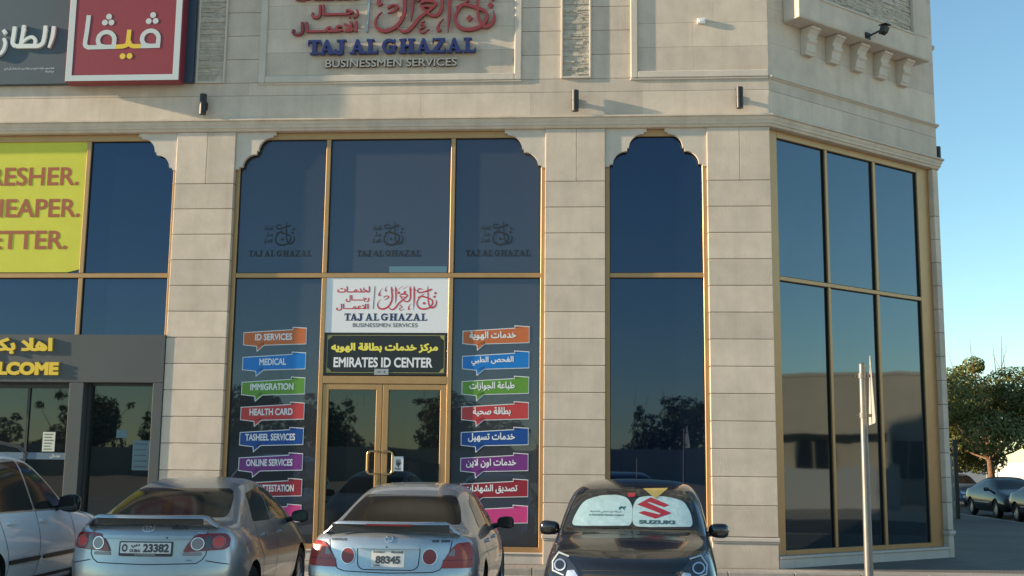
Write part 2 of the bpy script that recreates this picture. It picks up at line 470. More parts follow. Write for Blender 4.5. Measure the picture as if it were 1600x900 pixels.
def taza():
    """white brush-style letters on the dark sign, traced on an 825 x 900 board"""
    s = []
    st = lambda *p: s.extend(stroke(p))
    st((672,200,50),(662,330,50),(625,470,30))
    st((563,190,48),(558,320,50),(540,410,52),(490,448,50)); st((490,448,50),(360,445,54),(200,445,54)); st((570,230,30),(590,262,14))
    st((280,180,48),(272,300,50),(256,420,46)); st((285,220,30),(310,248,14))
    st((256,420,36),(330,350,36),(400,332,40),(440,370,44),(440,430,44))
    st((160,195,50),(152,330,52),(148,400,52),(185,445,54))
    st((30,345,40),(52,410,44),(30,500,44),(-40,560,40),(-110,580,20))
    s.append(ccw([(-5,250),(28,222),(66,262),(32,300)]))
    return [ccw([(a, -b) for a, b in P]) for P in s]
# ------------------------------------------------------------------ ground
b = MB(M['sand']); b.face([(-900,-900,-.112),(900,-900,-.112),(900,900,-.112),(-900,900,-.112)]); struct(b.build('ground'))
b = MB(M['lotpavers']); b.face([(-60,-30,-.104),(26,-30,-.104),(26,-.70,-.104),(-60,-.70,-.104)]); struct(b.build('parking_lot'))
b = MB(M['asphalt']); b.face([(12.5,-.69,-.104),(22,-.69,-.104),(22,90,-.104),(12.5,90,-.104)]); struct(b.build('road'))
b = MB(M['pavers'], M['shadepavers']); b.face([(-30,-.62,0),(12.4,-.62,0),(12.4,-.12,0),(-30,-.12,0)]); b.cur = 1; b.face([(-30,-.12,0),(12.4,-.12,0),(12.4,34,0),(-30,34,0)]); struct(b.build('pavement'))  # sunlit strip in front, painted shade from the shadow line back
flat('kerb', (.30,.285,.26), .85, noise=.15, nscale=6, tint=True)
b = MB(M['kerb'])
x = -30.0
while x < 12.4:
    b.tint = random.uniform(.85, 1.1); b.box(x, x+.992, -.77, -.622, -.14, .004); x += 1.0
y = -.62
while y < 34:
    b.tint = random.uniform(.85, 1.1); b.box(12.402, 12.55, y, y+.992, -.14, .004); y += 1.0
struct(b.build('kerb', bevel=.012))
flat('parkline', (.62,.61,.58), .8, noise=.2, nscale=8)
b = MB(M['parkline'])
for x in (-8.1,-5.6,-3.2,-.8,1.9,4.4): b.face([(x-.05,-6,-.096),(x+.05,-6,-.096),(x+.05,-.9,-.096),(x-.05,-.9,-.096)])
struct(b.build('parking_lines'))

# ------------------------------------------------------------------ the building
ANG = R(40); CX, CY = 2.89, 0.0; CL = 4.72
CM = Matrix(((math.cos(ANG), -math.sin(ANG), 0, CX), (math.sin(ANG), math.cos(ANG), 0, CY), (0,0,1,0), (0,0,0,1)))   # local (along, inward, up)
EX, EY = CX+CL*math.cos(ANG), CY+CL*math.sin(ANG)
bld = thing('commercial_building', 'pale limestone commercial building with tall tinted windows and a chamfered corner', 'building')
front = lambda y0: (lambda u, v, w: (u, y0-w, v))
tv = lambda: random.uniform(.90, 1.08)

# body behind the facing
b = MB(M['stone'])
fp = [(-18,.46),(2.74,.46),(6.22,3.38),(6.22,28),(-18,28)]
b.face([(x,y,12) for x,y in fp])
for i in range(5):
    (x0,y0),(x1,y1) = fp[i], fp[(i+1) % 5]; b.face([(x0,y0,0),(x1,y1,0),(x1,y1,12),(x0,y0,12)])
b.build('rear_wall', bld)
b = MB(M['stone'])                                   # the side face beyond the chamfer
z = 0.0
while z < 12:
    b.tint = tv(); b.box(6.23, EX, EY+.012, 28, z+.004, min(z+.441, 12)); z += .445
b.build('side_wall', bld)

# upper wall of stone slabs
w = MB(M['stone'], M['joint'])
def zone(x0, x1, z0, z1, pitch, gap, sw=1.5, y=0.0, depth=.3):
    z = z0
    while z < z1-.02:
        zt = min(z+pitch, z1); n = max(1, round((x1-x0)/sw)); off = random.uniform(-.25,.25) if n > 1 else 0
        xs = [x0] + [x0+(x1-x0)*(i+off)/n for i in range(1, n)] + [x1]
        for a, c in zip(xs, xs[1:]):
            w.tint = tv(); w.box(a+.0012, c-.0012, y, y+depth, z+gap/2, zt-gap/2)
        z = zt
w.cur = 1; w.tint = 1; w.box(-18, 2.8, .02, .40, 7.30, 12.0); w.cur = 0
zone(-18, 2.89, 7.45, 7.897, .5, .006, 1.9); zone(-18, 2.89, 7.897, 8.13, .5, .006, 2.3)
zone(-6.50, -5.90, 8.13, 12, .43, .009, 9); zone(-1.30, -.62, 8.13, 12, .43, .009, 9); zone(-.10, .57, 8.13, 12, .43, .009, 9)
zone(-5.78, -1.42, 8.24, 12, .43, .004, 1.5); zone(.69, 2.89, 8.24, 12, .43, .004, 1.4); zone(-18, -7.0, 8.13, 12, .43, .006, 1.5)
# chamfer upper wall
w.M = CM
w.cur = 1; w.tint = 1; w.box(.1, CL-.02, .02, .3, 7.3, 12); w.cur = 0
zone(.002, CL, 7.45, 7.885, .5, .006, 1.6); zone(.002, CL, 7.885, 8.12, .5, .006, 2.2); zone(.002, CL, 8.12, 12, .62, .003, 1.4)
w.M = None
w.build('upper_wall', bld)

def frame_bars(mb, x0, x1, z0, z1, wd, d, top=False):
    mb.box(x0, x0+wd, -d, .02, z0, z1); mb.box(x1-wd, x1, -d, .02, z0, z1); mb.box(x0+wd, x1-wd, -d, .02, z0, z0+wd)
    if top: mb.box(x0+wd, x1-wd, -d, .02, z1-wd, z1)
for (x0, x1, wd) in ((-5.90,-1.30,.12),(.57,2.93,.12)):
    b = MB(M['stone2']); b.tint = 1.0
    if x1 > 2: b.box(x0, x0+wd, -.04, .02, 8.12, 12); b.box(x0+wd, 2.885, -.04, .02, 8.12, 8.24)
    else: frame_bars(b, x0, x1, 8.12, 12, wd, .04)
    b.box(x0-.012, min(x1+.012, 2.885), -.03, .02, 8.085, 8.118)
    b.build('panel_frame', bld, bevel=.012)
def ledger(mb, x0, x1, z0, z1, y0=0.0):
    z = z0
    while z < z1:
        h = random.choice((.025,.035,.035,.05)); x = x0
        while x < x1-.001:
            l = random.uniform(.12,.42); xe = min(x+l, x1)
            if x1-xe < .06: xe = x1
            mb.tint = random.uniform(.84, 1.08)
            d = random.uniform(0, .022); mb.box(x+.001, xe-.001, y0-d, y0+.05, z+.001, z+h-.001); x = xe
        z += h
for (x0, x1) in ((-.62,-.10),(-7.02,-6.50)):
    b = MB(M['ledger']); ledger(b, x0+.035, x1-.035, 8.165, 9.9); b.build('stone_cladding_strip', bld)
    b = MB(M['stone2']); frame_bars(b, x0, x1, 8.13, 9.9, .035, .04); b.build('panel_frame', bld, bevel=.006)

def run(mb, path, prof, close=False):
    """sweep a (projection, height) profile along a plan path with mitred corners; outward is to the right of the path"""
    P = [Vector(p) for p in path]; rows = []
    for i, p in enumerate(P):
        ds = []
        if i: ds.append((p-P[i-1]).normalized())
        if i < len(P)-1: ds.append((P[i+1]-p).normalized())
        ns = [Vector((d.y, -d.x)) for d in ds]; n = ns[0]
        if len(ns) == 2: n = (ns[0]+ns[1]); n = n/ n.length_squared*2 if n.length else ns[0]
        rows.append([(p.x+n.x*o, p.y+n.y*o, z) for o, z in prof])
    k = len(prof); vs = [v for r in rows for v in r]; fs = []
    for i in range(len(P)-1):
        for j in range(k-1): fs.append((i*k+j, (i+1)*k+j, (i+1)*k+j+1, i*k+j+1))
    mb.mesh(vs, fs)
    mb.mesh(rows[0], [tuple(reversed(range(k)))]); mb.mesh(rows[-1], [tuple(range(k))])
b = MB(M['stone'])
run(b, [(-18,0),(CX,CY),(EX,EY),(EX,20)], [(-.2,7.252),(.02,7.252),(.035,7.27),(.035,7.29),(.06,7.305),(.06,7.34),(.075,7.36),(.085,7.385),(.085,7.41),(.12,7.422),(.12,7.449),(-.2,7.449)])
b.build('cornice', bld)
b = MB(M['stone2'])
run(b, [(CX+.004,CY+.003),(EX,EY),(EX,20)], [(-.02,8.09),(.02,8.09),(.03,8.105),(.06,8.115),(.06,8.14),(-.02,8.15)])
b.build('string_moulding', bld)
b = MB(M['stone2'])
run(b, [(EX,EY+.05),(EX,20)], [(-.02,9.66),(.02,9.67),(.06,9.69),(.06,9.75),(-.02,9.77)])
b.build('string_moulding', bld)

# piers
CO = [7.25,6.33,5.885,5.44,4.995,4.55,4.105,3.66,3.215,2.77,2.325,1.88,1.435,.98,.485]
def pier(x0, x1, name='pier', M_=None, d=.44, y=0):
    b = MB(M['stone'], M['joint'], M['stone2']); b.M = M_
    for i, (a, c) in enumerate(zip(CO, CO[1:])):
        b.cur = 0; b.tint = tv()
        if i == 0 and x1-x0 > .5:
            xm = x0+(x1-x0)*.52; b.box(x0, xm-.001, y, y+d, c+.004, a-.001); b.tint = tv(); b.box(xm+.001, x1, y, y+d, c+.004, a-.001)
        else: b.box(x0, x1, y, y+d, c+.004, a-.004)
    b.cur = 2; b.tint = 1
    b.box(x0-.02, x1+.02, y-.035, y+d, .415, .478); b.box(x0-.008, x1+.008, y-.018, y+d, .385, .414)
    b.cur = 0; b.tint = .97; b.box(x0, x1, y-.003, y+d, -.02, .384)
    b.cur = 1; b.box(x0+.012, x1-.012, y+.012, y+d-.02, 0, 7.24)
    return b.build(name, bld, bevel=.008)
pier(-7.30,-6.26); pier(-.875,.135); pier(1.84,2.885)
pier(4.56, CL, 'pier', CM, .3)

# scalloped corner pieces
SP = [(0,0),(0,-.66),(.07,-.66),(.07,-.625),(.13,-.615)] + [(.35-.22*math.cos(R(a)), -.615+.22*math.sin(R(a))) for a in range(10, 91, 10)] + [(.37,-.385),(.37,-.335),(.40,-.335)] + \
     [(.64-.24*math.cos(R(a)), -.335+.24*math.sin(R(a))) for a in range(10, 91, 10)] + [(.65,-.085),(.65,-.06),(.70,-.06),(.70,0)]
for x0, s in ((-7.30,-1),(-6.26,1),(-.875,-1),(.135,1),(1.84,-1)):
    b = MB(M['stone2'])
    b.flat([ccw([(x0+s*(u+.002), 7.249+v) for u, v in SP])], front(0), -.11, -.035)
    b.build('arch_spandrel', bld)

# window frames and glass
FY = .10; GY = .15
def glazing(label, outer, bars, glassrects, M_=None, gm='glass'):
    b = MB(M['gold']); b.M = M_
    for (x0, x1, z0, z1) in outer + bars: b.box(x0, x1, FY, FY+.12, z0, z1)
    f = b.build('window', bld, bevel=.006)
    for (x0, x1, z0, z1) in glassrects:
        g = MB(M[gm], M['gap']); g.M = M_
        g.tint = random.uniform(.7, 1.5); jit = lambda: GY+random.uniform(-.0, .006)
        g.face([(x0-.01, jit(), z0-.01), (x1+.01, jit(), z0-.01), (x1+.01, jit(), z1+.01), (x0-.01, jit(), z1+.01)])
        g.cur = 1
        for q in ((x0,x0+.012,z0,z1),(x1-.012,x1,z0,z1),(x0+.012,x1-.012,z0,z0+.012),(x0+.012,x1-.012,z1-.012,z1)): g.box(q[0],q[1],GY-.02,GY-.001,q[2],q[3])
        g.build('pane', f)
    return f
# supermarket window (left)
glazing('', [(-7.375,-7.302,3.70,7.249)], [(-18,-7.377,7.13,7.249),(-18,-7.377,4.70,4.78),(-8.955,-8.88,3.70,4.698),(-8.955,-8.88,4.782,7.128)],
        [(-12,-8.955,3.6,4.70),(-8.88,-7.375,3.6,4.70),(-12,-8.955,4.78,7.13),(-8.88,-7.375,4.78,7.13)])
# shop window with the doors
glazing('', [(-6.258,-6.185,.18,7.249),(-.95,-.877,.18,7.249)],
        [(-6.183,-.952,7.13,7.249),(-6.183,-.952,4.70,4.78),(-4.675,-4.60,.18,4.698),(-4.675,-4.60,4.782,7.128),(-2.50,-2.425,.18,4.698),(-2.50,-2.425,4.782,7.128),
         (-6.183,-4.677,.18,.26),(-2.423,-.952,.18,.26),(-4.598,-2.502,2.90,3.03)],
        [(-6.185,-4.675,.26,4.70),(-2.425,-.95,.26,4.70),(-6.185,-4.675,4.78,7.13),(-4.60,-2.50,4.78,7.13),(-2.425,-.95,4.78,7.13)], None, 'glass3')
glazing('', [(.137,.21,.18,7.249),(1.765,1.838,.18,7.249)], [(.212,1.763,7.13,7.249),(.212,1.763,4.70,4.78),(.212,1.763,.18,.26)], [(.21,1.765,.26,4.70),(.21,1.765,4.78,7.13)])
glazing('', [(.02,.28,.19,7.249),(4.19,4.558,.19,7.249)], [(.282,4.188,7.13,7.249),(.282,4.188,4.68,4.75),(.282,4.188,.19,.27),(1.525,1.59,.272,4.678),(1.525,1.59,4.752,7.128),(2.865,2.935,.272,4.678),(2.865,2.935,4.752,7.128)],
        [(.28,1.525,.27,4.68),(1.59,2.865,.27,4.68),(2.935,4.19,.27,4.68),(.28,1.525,4.75,7.13),(1.59,2.865,4.75,7.13),(2.935,4.19,4.75,7.13)], CM, 'glass4')
b = MB(M['stone2'])
for (x0, x1) in ((-6.258,-.877),(.137,1.838)):
    b.box(x0, x1, .03, .4, -.02, .15); b.box(x0, x1, .01, .4, .152, .18)
b.M = CM; b.box(.012, 4.556, .0, .3, -.02, .145); b.box(.02, 4.556, -.02, .3, .147, .188)
b.build('window_base', bld, bevel=.006)

# glazed double door
flat('brass', (.50,.36,.18), .3, metal=1)
for (x0, x1, hx, s) in ((-4.595,-3.585,-3.66,-1),(-3.575,-2.505,-3.50,1)):
    b = MB(M['gold'])
    for q in ((x0,x0+.10,.19,2.895),(x1-.10,x1,.19,2.895),(x0+.10,x1-.10,2.80,2.895),(x0+.10,x1-.10,.19,.42)): b.box(q[0], q[1], FY+.01, FY+.07, q[2], q[3])
    d = b.build('door', bld, bevel=.006)
    g = MB(M['glass2']); g.box(x0+.09, x1-.09, GY, GY+.01, .40, 2.82); g.build('pane', d)
    h = MB(M['brass'])
    c = x1-.05 if s < 0 else x0+.05; e = c+s*.155; pts = [(c,FY+.01,1.74),(c,FY-.06,1.76),(c+s*.03,FY-.07,1.78)]
    arcp = [(c, FY-.07, 1.78), (e-s*.05, FY-.07, 1.78), (e-s*.015, FY-.07, 1.765), (e, FY-.07, 1.73), (e, FY-.07, 1.46), (e-s*.015, FY-.07, 1.425), (e-s*.05, FY-.07, 1.41), (c, FY-.07, 1.41)]
    h.pipe(arcp, .019); h.tube((c,FY+.01,1.78),(c,FY-.07,1.78),.017); h.tube((c,FY+.01,1.41),(c,FY-.07,1.41),.017)
    h.build('handle', d, smooth=40)
k = MB(M['brass']); k.tube((-3.635,FY+.012,1.33),(-3.635,FY-.03,1.33),.03,n=16); k.box(-3.655,-3.615,FY-.012,FY+.011,1.24,1.38); k.build('door_lock', bld)

# grey entrance surround of the supermarket
b = MB(M['grey'])
PY = -.02
for (x0, x1, z0, z1) in ((-18,-7.305,2.885,3.70),(-8.93,-8.685,0,2.883),(-7.475,-7.305,0,2.883),(-8.683,-7.477,0,.12)): b.box(x0, x1, PY, .45, z0, z1)
b.build('entrance_surround', bld, bevel=.006)
flat('darkframe', (.03,.034,.036), .4)
g = MB(M['glass2']); g.box(-14,-8.93,.30,.31,0,2.89); g.build('entrance_glass', bld)
g = MB(M['glass2']); g.box(-8.69,-7.47,.22,.23,.1,2.89); g.build('entrance_glass', bld)
b = MB(M['darkframe'])
b.box(-9.80,-9.755,.27,.299,0,2.80); b.box(-14,-8.932,.25,.299,2.80,2.884); b.box(-8.684,-8.62,.14,.219,.12,2.883); b.box(-7.52,-7.478,.18,.219,.12,2.883); b.box(-8.618,-7.522,.18,.219,2.84,2.883)
b.build('entrance_frame', bld)

# projecting parapet on corbels above the chamfer
b = MB(M['stone2'], M['stone']); b.M = CM
BZ = 9.19
b.cur = 1; b.tint = 1
b.box(.40, 4.06, -.36, -.002, BZ, 9.62)
b.box(.40, .97, -.36, -.002, 9.622, 12); b.box(3.62, 4.06, -.36, -.002, 9.622, 12); b.box(.972, 3.618, -.30, -.002, 9.622, 12)
b.cur = 0
b.box(.95, .985, -.385, -.30, 9.59, 12); b.box(3.605, 3.64, -.385, -.30, 9.59, 12); b.box(.987, 3.603, -.385, -.30, 9.59, 9.63)
b.box(.385, 4.075, -.375, -.003, BZ-.025, BZ-.001)
b.build('bay_parapet', bld, bevel=.01)
b = MB(M['ledger']); b.M = CM; ledger(b, .99, 3.60, 9.632, 10.6, -.305); b.build('stone_cladding_strip', bld)
for t in (.84,1.51,2.19,2.86,3.53):
    b = MB(M['stone2']); b.M = CM
    pr = [(0,8.68),(.10,8.68),(.11,8.72),(.13,8.74),(.13,8.78),(.15,8.86),(.19,8.90),(.19,8.94),(.16,8.96),(.18,9.03),(.24,9.09),(.24,9.10),(.27,9.10),(.27,9.155),(0,9.155)]
    vs = [(t,-o,z) for o,z in pr]+[(t+.24,-o,z) for o,z in pr]; n = len(pr)
    b.mesh(vs, [tuple(reversed(range(n))), tuple(range(n,2*n))]+[(i,(i+1)%n,n+(i+1)%n,n+i) for i in range(n)])
    b.build('corbel', bld, bevel=.006)
# ------------------------------------------------------------------ wall lights, floodlight, junction box
def wall_light(loc, rz, label):
    t = thing('wall_light', label, 'wall light', loc, rz, 'cylinder wall lights along the cornice')
    b = MB(M['black']); b.lathe([(0,.0),(0,.058),(.17,.060),(.172,.055),(.182,.055),(.184,.060),(.36,.060),(.36,.050),(.345,.049),(.345,0)], (0,-.12,-.18), (0,0,1), 20); b.build('lamp_body', t, smooth=35)
    b = MB(M['black']); b.box(-.045,.045,-.018,0,-.07,.07); b.box(-.025,.025,-.075,-.019,-.035,.035); b.build('bracket', t, bevel=.004)
    return t
wl = wall_light((-6.83,0,7.715), 0, 'black cylinder wall light below the red square sign')
dup(wl, (-.37,0,7.70), 0, 'black cylinder wall light above the pier between shop door and narrow arched window')
dup(wl, (2.385,0,7.72), 0, 'black cylinder wall light on the front beside the chamfered corner')
dup(wl, (EX,EY+.35,7.62), R(90), 'black cylinder wall light seen against the sky on the far corner')
t = thing('floodlight', 'small black floodlight on an arm at the foot of the projecting parapet', 'floodlight', CM @ Vector((2.22,-.36,9.23)), ANG)
b = MB(M['black']); b.box(-.06,.06,-.03,0,-.05,.07); b.tube((0,-.03,.0),(.09,-.20,.07),.018); b.build('arm', t)
b = MB(M['black'])
for sx in (1,):
    vs = [(x_*.62+.05, (y_+.30)*.62-.19, z_*.75) for x_, y_, z_ in ((.02,-.30,.02),(.26,-.34,.0),(.30,-.42,.20),(.03,-.38,.22),(.06,-.46,.05),(.22,-.49,.03),(.25,-.54,.16),(.07,-.51,.18))]
    b.mesh(vs, [(0,3,2,1),(4,5,6,7),(0,1,5,4),(1,2,6,5),(2,3,7,6),(3,0,4,7)])
b.box(.06,.25,-.35,-.19,.168,.178)
b.build('lamp_head', t, bevel=.01)
b = MB(M['white']); b.box(1.71,1.84,-.06,-.002,9.07,9.16); b.cur = 0; b.box(1.735,1.815,-.066,-.061,9.09,9.14)
tag(b.build('junction_box', bevel=.008), 'small white junction box on the plain stone panel', 'junction box')

# ------------------------------------------------------------------ supermarket signs
flat('signgrey', (.060,.085,.105), .5, noise=.05, nscale=1)
flat('signblue', (.035,.06,.10), .5)
flat('signred', (.24,.028,.042), .45)
flat('signwhite', (.50,.56,.57), .45); flat('letterwhite', (.64,.69,.68), .45)
flat('signyellow', (.70,.50,.04), .45)
t = thing('supermarket_sign', 'long dark grey wall sign with raised white Arabic letters', 'sign', (-12,0,9.5))
def lk(b): b.M = Matrix.Translation((12,0,-9.5)); return b
b = lk(MB(M['signgrey'], M['signblue'])); b.box(-18,-7.36,-.10,-.002,8.13,11.5); b.cur = 1; b.box(-7.358,-7.05,-.10,-.002,8.13,11.5); b.build('sign_board', t, bevel=.004)
T = xf(taza(), .001405, .00146, -10.545, 9.465)
b = lk(MB(M['letterwhite'])); b.flat(T, front(-.10), .0, .05); b.build('raised_lettering', t)
b = lk(MB(M['signwhite']))
b.flat(text_in('فيفا سوبر ماركت فرع من فيفا ريبير لاستقبال أي فرع', -10.47,-9.56, 8.385, 8.45, .02, True), front(-.10), .002)
b.flat(text_in('فرع الشارقة', -9.72,-9.56, 8.325, 8.375, .02, True), front(-.10), .002)
b.build('small_print', t)
t = thing('square_sign', 'red square box sign with white border and white and yellow Arabic word', 'sign', (-8.2,-.1,9))
def lk(b): b.M = Matrix.Translation((8.2,.1,-9)); return b
b = lk(MB(M['signred'])); b.box(-9.235,-7.195,-.345,-.101,8.075,10.12); b.build('sign_box', t, bevel=.012)
b = lk(MB(M['signwhite'])); b.flat([rect(-9.222,-7.208,8.088,10.107), rect(-9.115,-7.315,8.19,10.0)[::-1]], front(-.345), .002, .006); b.build('border', t)
vw, vy = viva()
s_ = 1.39/1018; fx = lambda P: xf(P, s_, s_, -8.955-253*s_, 8.655+525*s_)
b = lk(MB(M['signwhite'])); b.flat(fx(vw), front(-.345), .002, .006); b.build('white_letters', t)
b = lk(MB(M['signyellow'])); b.flat(fx(vy), front(-.345), .003, .007); b.build('yellow_letter', t)

flat('bannery', (.56,.56,.04), .5, noise=.05, nscale=2)
flat('bannertext', (.33,.085,.035), .55)
t = thing('window_banner', 'yellow window banner in the supermarket window, three lines of brown capitals', 'banner', (-10.3,.14,5.9))
def lk(b): b.M = Matrix.Translation((10.3,-.14,-5.9)); return b
b = lk(MB(M['bannery']))
nx, nz = 16, 14; g = []
for j in range(nz+1):
    for i in range(nx+1):
        u, v = i/nx, j/nz; x = -12.3+u*3.335; z = 4.80+v*2.36
        if j == 0 and i == nx: z += .05
        g.append((x, .126-.0015*math.sin(u*7+v*2), z))
b.mesh(g, [(j*(nx+1)+i, j*(nx+1)+i+1, (j+1)*(nx+1)+i+1, (j+1)*(nx+1)+i) for j in range(nz) for i in range(nx)])
b.build('cloth', t, smooth=60)
b = lk(MB(M['bannertext']))
for s, x1, z0, k in (('FRESHER.', -9.08, 6.345, 1), ('CHEAPER.', -9.02, 5.775, 1), ('BETTER.', -9.215, 5.205, 1)):
    h = .335; o = outlines(s, .018); a, c, d_, e_ = bounds(o); sc = h/(e_-d_)
    b.flat(fit(o, x1-(c-a)*sc*1.02, x1, z0, z0+h), front(.1235), .0015)
b.build('printed_lettering', t)

# welcome lettering on the grey surround
t = thing('welcome_lettering', 'raised yellow WELCOME letters with Arabic greeting above them', 'sign', (-9.9,-.02,3.3))
def lk(b): b.M = Matrix.Translation((9.9,.02,-3.3)); return b
b = lk(MB(M['signyellow'])); b.flat(text_in('WELCOME', -10.72,-9.125, 3.0, 3.225, .06), front(PY), .0, .04); b.build('latin_letters', t)
b = lk(MB(M['signyellow'])); b.flat(text_in('اهلا بكم', -10.45,-9.26, 3.30, 3.64, .05, True), front(PY), .0, .04); b.build('arabic_letters', t)

# papers in the supermarket entrance
flat('paper', (.55,.60,.52), .6); flat('paperblue', (.10,.17,.21), .5); flat('ink', (.05,.06,.07), .6); flat('bandblue', (.10,.16,.23), .4)
def notice(name, label, x0, x1, z0, z1, y, col, lines, n0=.75):
    t = MB(M[col], M['ink']); t.box(x0, x1, y-.003, y, z0, z1); t.cur = 1
    for i in range(lines):
        zc = z1-(z1-z0)*(.12+.76*i/max(1,lines-1)); xe = x1-(x1-x0)*(.1+random.random()*.25)
        t.box(x0+(x1-x0)*.12, xe, y-.0045, y-.0035, zc-.008, zc+.008)
    tag(t.build(name), label, 'notice')
notice('paper_notice', 'white typed paper notice on the supermarket glass door', -9.49,-9.27, 1.72,2.05,.30,'paper',6)
notice('paper_notice', 'small pale card on the glass beside the pier', -8.16,-7.97, 1.96,2.10,.22,'paperblue',0)
notice('poster', 'tall pale blue poster inside the supermarket side window', -7.86,-7.56,1.42,1.92,.22,'paperblue',5)
b = MB(M['bandblue']); b.box(-12,-8.94,.292,.299,1.585,1.70); t = tag(b.build('door_band'), 'blue entrance band sticker across the supermarket glass door', 'sticker')
b = MB(M['signwhite']); b.flat(text_in('مدخل', -9.34,-9.16,1.605,1.685,.03,True), front(.292), .002); b.build('lettering', t)

# ------------------------------------------------------------------ the services shop: big raised sign
LR, LW, LB, LN, LG = LOGO
flat('sred', (.22,.03,.035), .45); flat('sblue', (.018,.024,.13), .35); flat('sgrey', (.30,.30,.285), .4); flat('sbar', (.30,.37,.42), .4); flat('sdark', (.02,.02,.022), .5)
t = thing('shop_sign', 'large raised shop sign on the stone wall, red Arabic above blue capitals', 'sign', (-3.6,0,9))
def lk(b): b.M = Matrix.Translation((3.6,0,-9)); return b
k = 2.93/1025
big = lambda P: xf(P, k, k, -5.02-225*k, 8.60+555*k)
for nm, P, mt, d0, d1 in (('calligraphy', LR, 'sred', .03, .09), ('arabic_letters', LW, 'sred', .03, .09), ('divider_bar', LB, 'sbar', .0, .06), ('blue_capitals', LN, 'sblue', .03, .11), ('small_capitals', LG, 'sdark', .01, .06)):
    b = lk(MB(M[mt])); b.flat(big(P), front(0), d0, d1); b.build(nm, t)
b = lk(MB(M['sgrey'])); b.flat(big(LG), front(0), .061, .066); b.build('small_capitals_face', t)

# white panel over the door
flat('pwhite', (.72,.74,.78), .35); flat('pred', (.50,.045,.06), .4); flat('pnavy', (.025,.03,.10), .4); flat('pgrey', (.10,.10,.10), .4)
t = thing('door_sign', 'white panel above the shop door with red and navy shop name', 'sign', (-3.55,.1,4.2))
def lk(b): b.M = Matrix.Translation((3.55,-.1,-4.2)); return b
b = lk(MB(M['pwhite'])); b.box(-4.598,-2.502,.115,.15,3.762,4.698); b.build('panel', t)
k = 1.41/1025; sm = lambda P: xf(P, k, k, -4.27-225*k, 3.965+555*k)
for nm, P, mt in (('calligraphy', LR+LW, 'pred'), ('divider_bar', LB, 'pgrey'), ('navy_capitals', LN, 'pnavy'), ('small_capitals', LG, 'pgrey')):
    b = lk(MB(M[mt])); b.flat(sm(P), front(.115), .002); b.build(nm, t)
# black panel
flat('bblack', (.012,.013,.016), .3); flat('bgold', (.33,.31,.10), .45); flat('byellow', (.78,.70,.10), .4)
t = thing('id_center_sign', 'black panel over the double door reading EMIRATES ID CENTER', 'sign', (-3.55,.1,3.4))
def lk(b): b.M = Matrix.Translation((3.55,-.1,-3.4)); return b
b = lk(MB(M['bblack'])); b.box(-4.598,-2.502,.118,.15,3.045,3.758); b.build('panel', t)
b = lk(MB(M['byellow'])); b.flat(text_in('مركز خدمات بطاقة الهويه', -4.48,-2.66,3.42,3.59,.05,True), front(.118), .002); b.build('arabic_lettering', t)
b = lk(MB(M['pwhite'])); b.flat(text_in('EMIRATES ID CENTER', -4.43,-2.75,3.175,3.345,.03), front(.118), .002); b.build('latin_lettering', t)
b = lk(MB(M['bgold']))
b.flat([rect(-4.55,-2.55,3.085,3.72), rect(-4.542,-2.558,3.093,3.712)[::-1]], front(.118), .0015)
for cx, sx in ((-4.55,1),(-2.55,-1)):
    for cz, sz in ((3.085,1),(3.72,-1)):
        orn = [circ(cx+sx*.03, cz+sz*.03, .022, 10), circ(cx+sx*.06, cz+sz*.022, .016, 10), circ(cx+sx*.022, cz+sz*.06, .016, 10)]
        b.flat(orn+stroke([(cx+sx*.01,cz+sz*.08,.008),(cx+sx*.05,cz+sz*.05,.012),(cx+sx*.08,cz+sz*.01,.008)]), front(.118), .003)
b.build('gold_border', t)
flat('plate4', (.36,.38,.40), .4, metal=.3)
b = MB(M['plate4'], M['ink']); b.box(-3.73,-3.49,.108,.117,3.05,3.15); b.cur = 1
b.flat([rect(-3.68,-3.62,3.108,3.116), rect(-3.68,-3.62,3.084,3.092)] + text_in('4', -3.575,-3.545,3.08,3.122,.04), front(.108), .0015)
tag(b.build('number_plate'), 'small grey number plate with a 4 at the bottom of the black panel', 'number plate')

# faded name on the upper panes
flat('etch', (.008,.010,.014), .5)
for x, lab in ((-5.435,'left upper pane'),(-3.545,'middle upper pane above the white panel'),(-1.675,'right upper pane')):
    k = 1.10/1025; P = LR+LW
    q = xf(LN, k, k*1.1, x-.55-225*k, 5.075+555*k*1.1)
    cal = fit([q_ for q_ in LR if sum(p_[0] for p_ in q_)/len(q_) > 1106], x-.10, x+.25, 5.26, 5.68) + fit(LW, x-.29, x-.14, 5.30, 5.62)
    b = MB(M['etch']); b.flat(q, front(GY), .002); b.flat(cal, front(GY), .002)
    tag(b.build('window_decal'), 'faded dark shop name etched on the ' + lab, 'window decal')
flat('acblue', (.10,.20,.27), .3)
b = MB(M['acblue']); b.box(-3.53,-2.54,.138,.148,4.785,4.90); tag(b.build('blue_film'), 'strip of pale blue film at the foot of the middle upper pane', 'window film')

